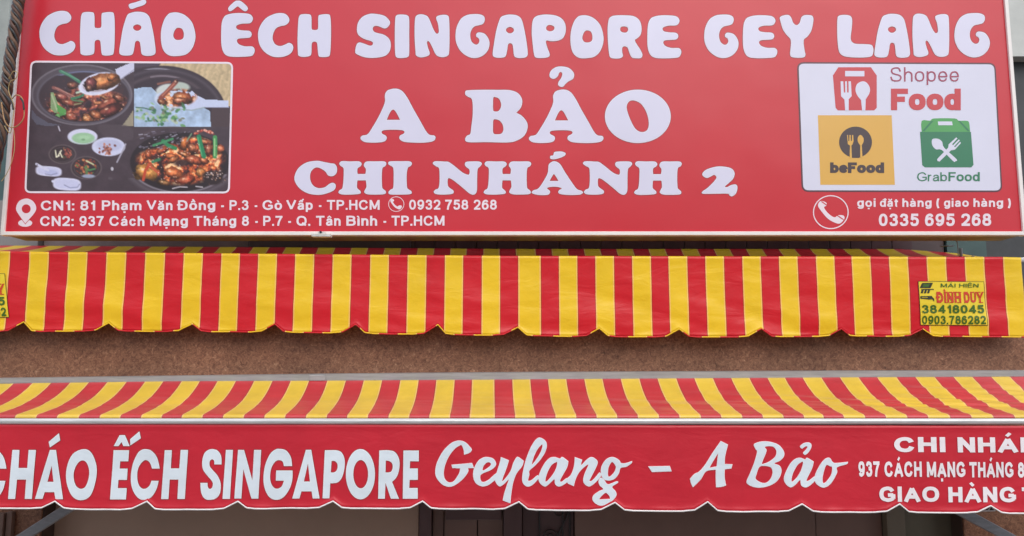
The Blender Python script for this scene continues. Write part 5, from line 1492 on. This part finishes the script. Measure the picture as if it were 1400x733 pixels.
# ================================================================== cables at the left of the sign
cab = empty('cable_bundle', P(14, 60, 4.22), 'twisted bundle of black and brown cables hanging at the left edge of the sign', 'cables')
path = [(31, -60), (27, -10), (24, 10), (22, 30), (18, 55), (14, 80), (11, 105), (8, 125), (5, 150), (3, 175), (-4, 210), (-14, 260), (-26, 330)]
def catp(pts, n):
    out = []
    for i in range(len(pts) - 1):
        p0 = pts[max(i - 1, 0)]; p1 = pts[i]; p2 = pts[i + 1]; p3 = pts[min(i + 2, len(pts) - 1)]
        for k in range(n):
            t = k / n
            out.append(tuple(.5 * (2 * p1[j] + (-p0[j] + p2[j]) * t + (2 * p0[j] - 5 * p1[j] + 4 * p2[j] - p3[j]) * t * t + (-p0[j] + 3 * p1[j] - 3 * p2[j] + p3[j]) * t ** 3) for j in range(len(p1))))
    out.append(tuple(pts[-1]))
    return out
cp = [Vector(P(x, y, 4.20)) for (x, y) in catp(path, 14)]
M_CB = [plain('black_cable', (.02, .02, .022, 1), .4), plain('brown_cable', (.085, .035, .02, 1), .45), plain('dark_grey_cable', (.04, .036, .036, 1), .4), plain('dusty_tan_cable', (.16, .09, .055, 1), .6)]
for c in range(8):
    pts = []
    ph = c * math.pi / 4
    for i, p in enumerate(cp):
        a = ph + i * .22 + .5 * noise.noise(Vector((i * .1, c, 0)))
        r = .022 + .006 * noise.noise(Vector((i * .12, c * 3, 1)))
        pts.append(p + Vector((math.cos(a) * r, math.sin(a) * r * .8, 0)))
    MB().tube(pts, .0105 if c % 2 else .0085, 8).build('cable', M_CB[c % 4], cab, True)
def wire(pts, r, mat, label):
    w = MB().tube([P(x, y, d) for (x, y, d) in catp(pts, 8)], r, 6).build('wire', mat, None, True)
    tag(w, label, 'wire')
M_COP = plain('copper_tan_wire', (.42, .24, .10, 1), .5); M_YW = plain('yellowed_wire', (.45, .33, .14, 1), .5)
wire([(12, 108, 4.15), (18, 98, 4.13), (24, 100, 4.12), (21, 108, 4.12), (14, 112, 4.13), (12, 125, 4.14), (19, 145, 4.13), (17, 165, 4.13), (14, 182, 4.14), (6, 172, 4.15)], .0022, M_YW, 'thin yellowish wire curling below the cable bundle')
wire([(16, 136, 4.14), (22, 130, 4.12), (30, 134, 4.11), (33, 148, 4.11), (32, 162, 4.11), (24, 172, 4.12), (14, 174, 4.13), (6, 164, 4.14), (2, 140, 4.15)], .0030, M_COP, 'orange copper wire loop sticking out in front of the sign edge')
wire([(28, 134, 4.105), (31.5, 140, 4.10), (32.5, 150, 4.10)], .0045, M_CB[0], 'short black taped joint on the copper wire loop')
wire([(10, 132, 4.14), (16, 140, 4.12), (18, 150, 4.12)], .0045, M_CB[0], 'black taped wire end beside the cable bundle')
wire([(19, 178, 4.14), (20, 200, 4.14), (17, 218, 4.14), (10, 236, 4.15), (2, 248, 4.16)], .0018, M_YW, 'thin pale wire trailing down across the sign frame')
wire([(-6, 120, 4.18), (4, 150, 4.17), (9, 185, 4.17), (3, 205, 4.18), (-6, 230, 4.2)], .003, M_CB[2], 'dark grey cable drooping below the bundle')

# bent pipe at the right under the sign
pp = empty('water_pipe', P(1308, 340, 4.6), 'thin bent grey pipe under the right end of the sign', 'pipe')
MB().tube([P(x, y, 4.62) for (x, y) in catp([(1292, 328.5), (1304, 328.5), (1308, 330), (1309.5, 336), (1310, 350)], 5)], .0028, 8).build('thin_pipe', M_ALU, pp, True)
MB().tube([P(1313.5, 339.5, 4.62), P(1314, 356, 4.62)], .009, 12).build('pipe_stub', M_ALU, pp, True)
MB().tube([P(1286, 336.5, 4.66), P(1304, 336, 4.66)], .004, 8).build('elbow', M_STEEL, pp, True)
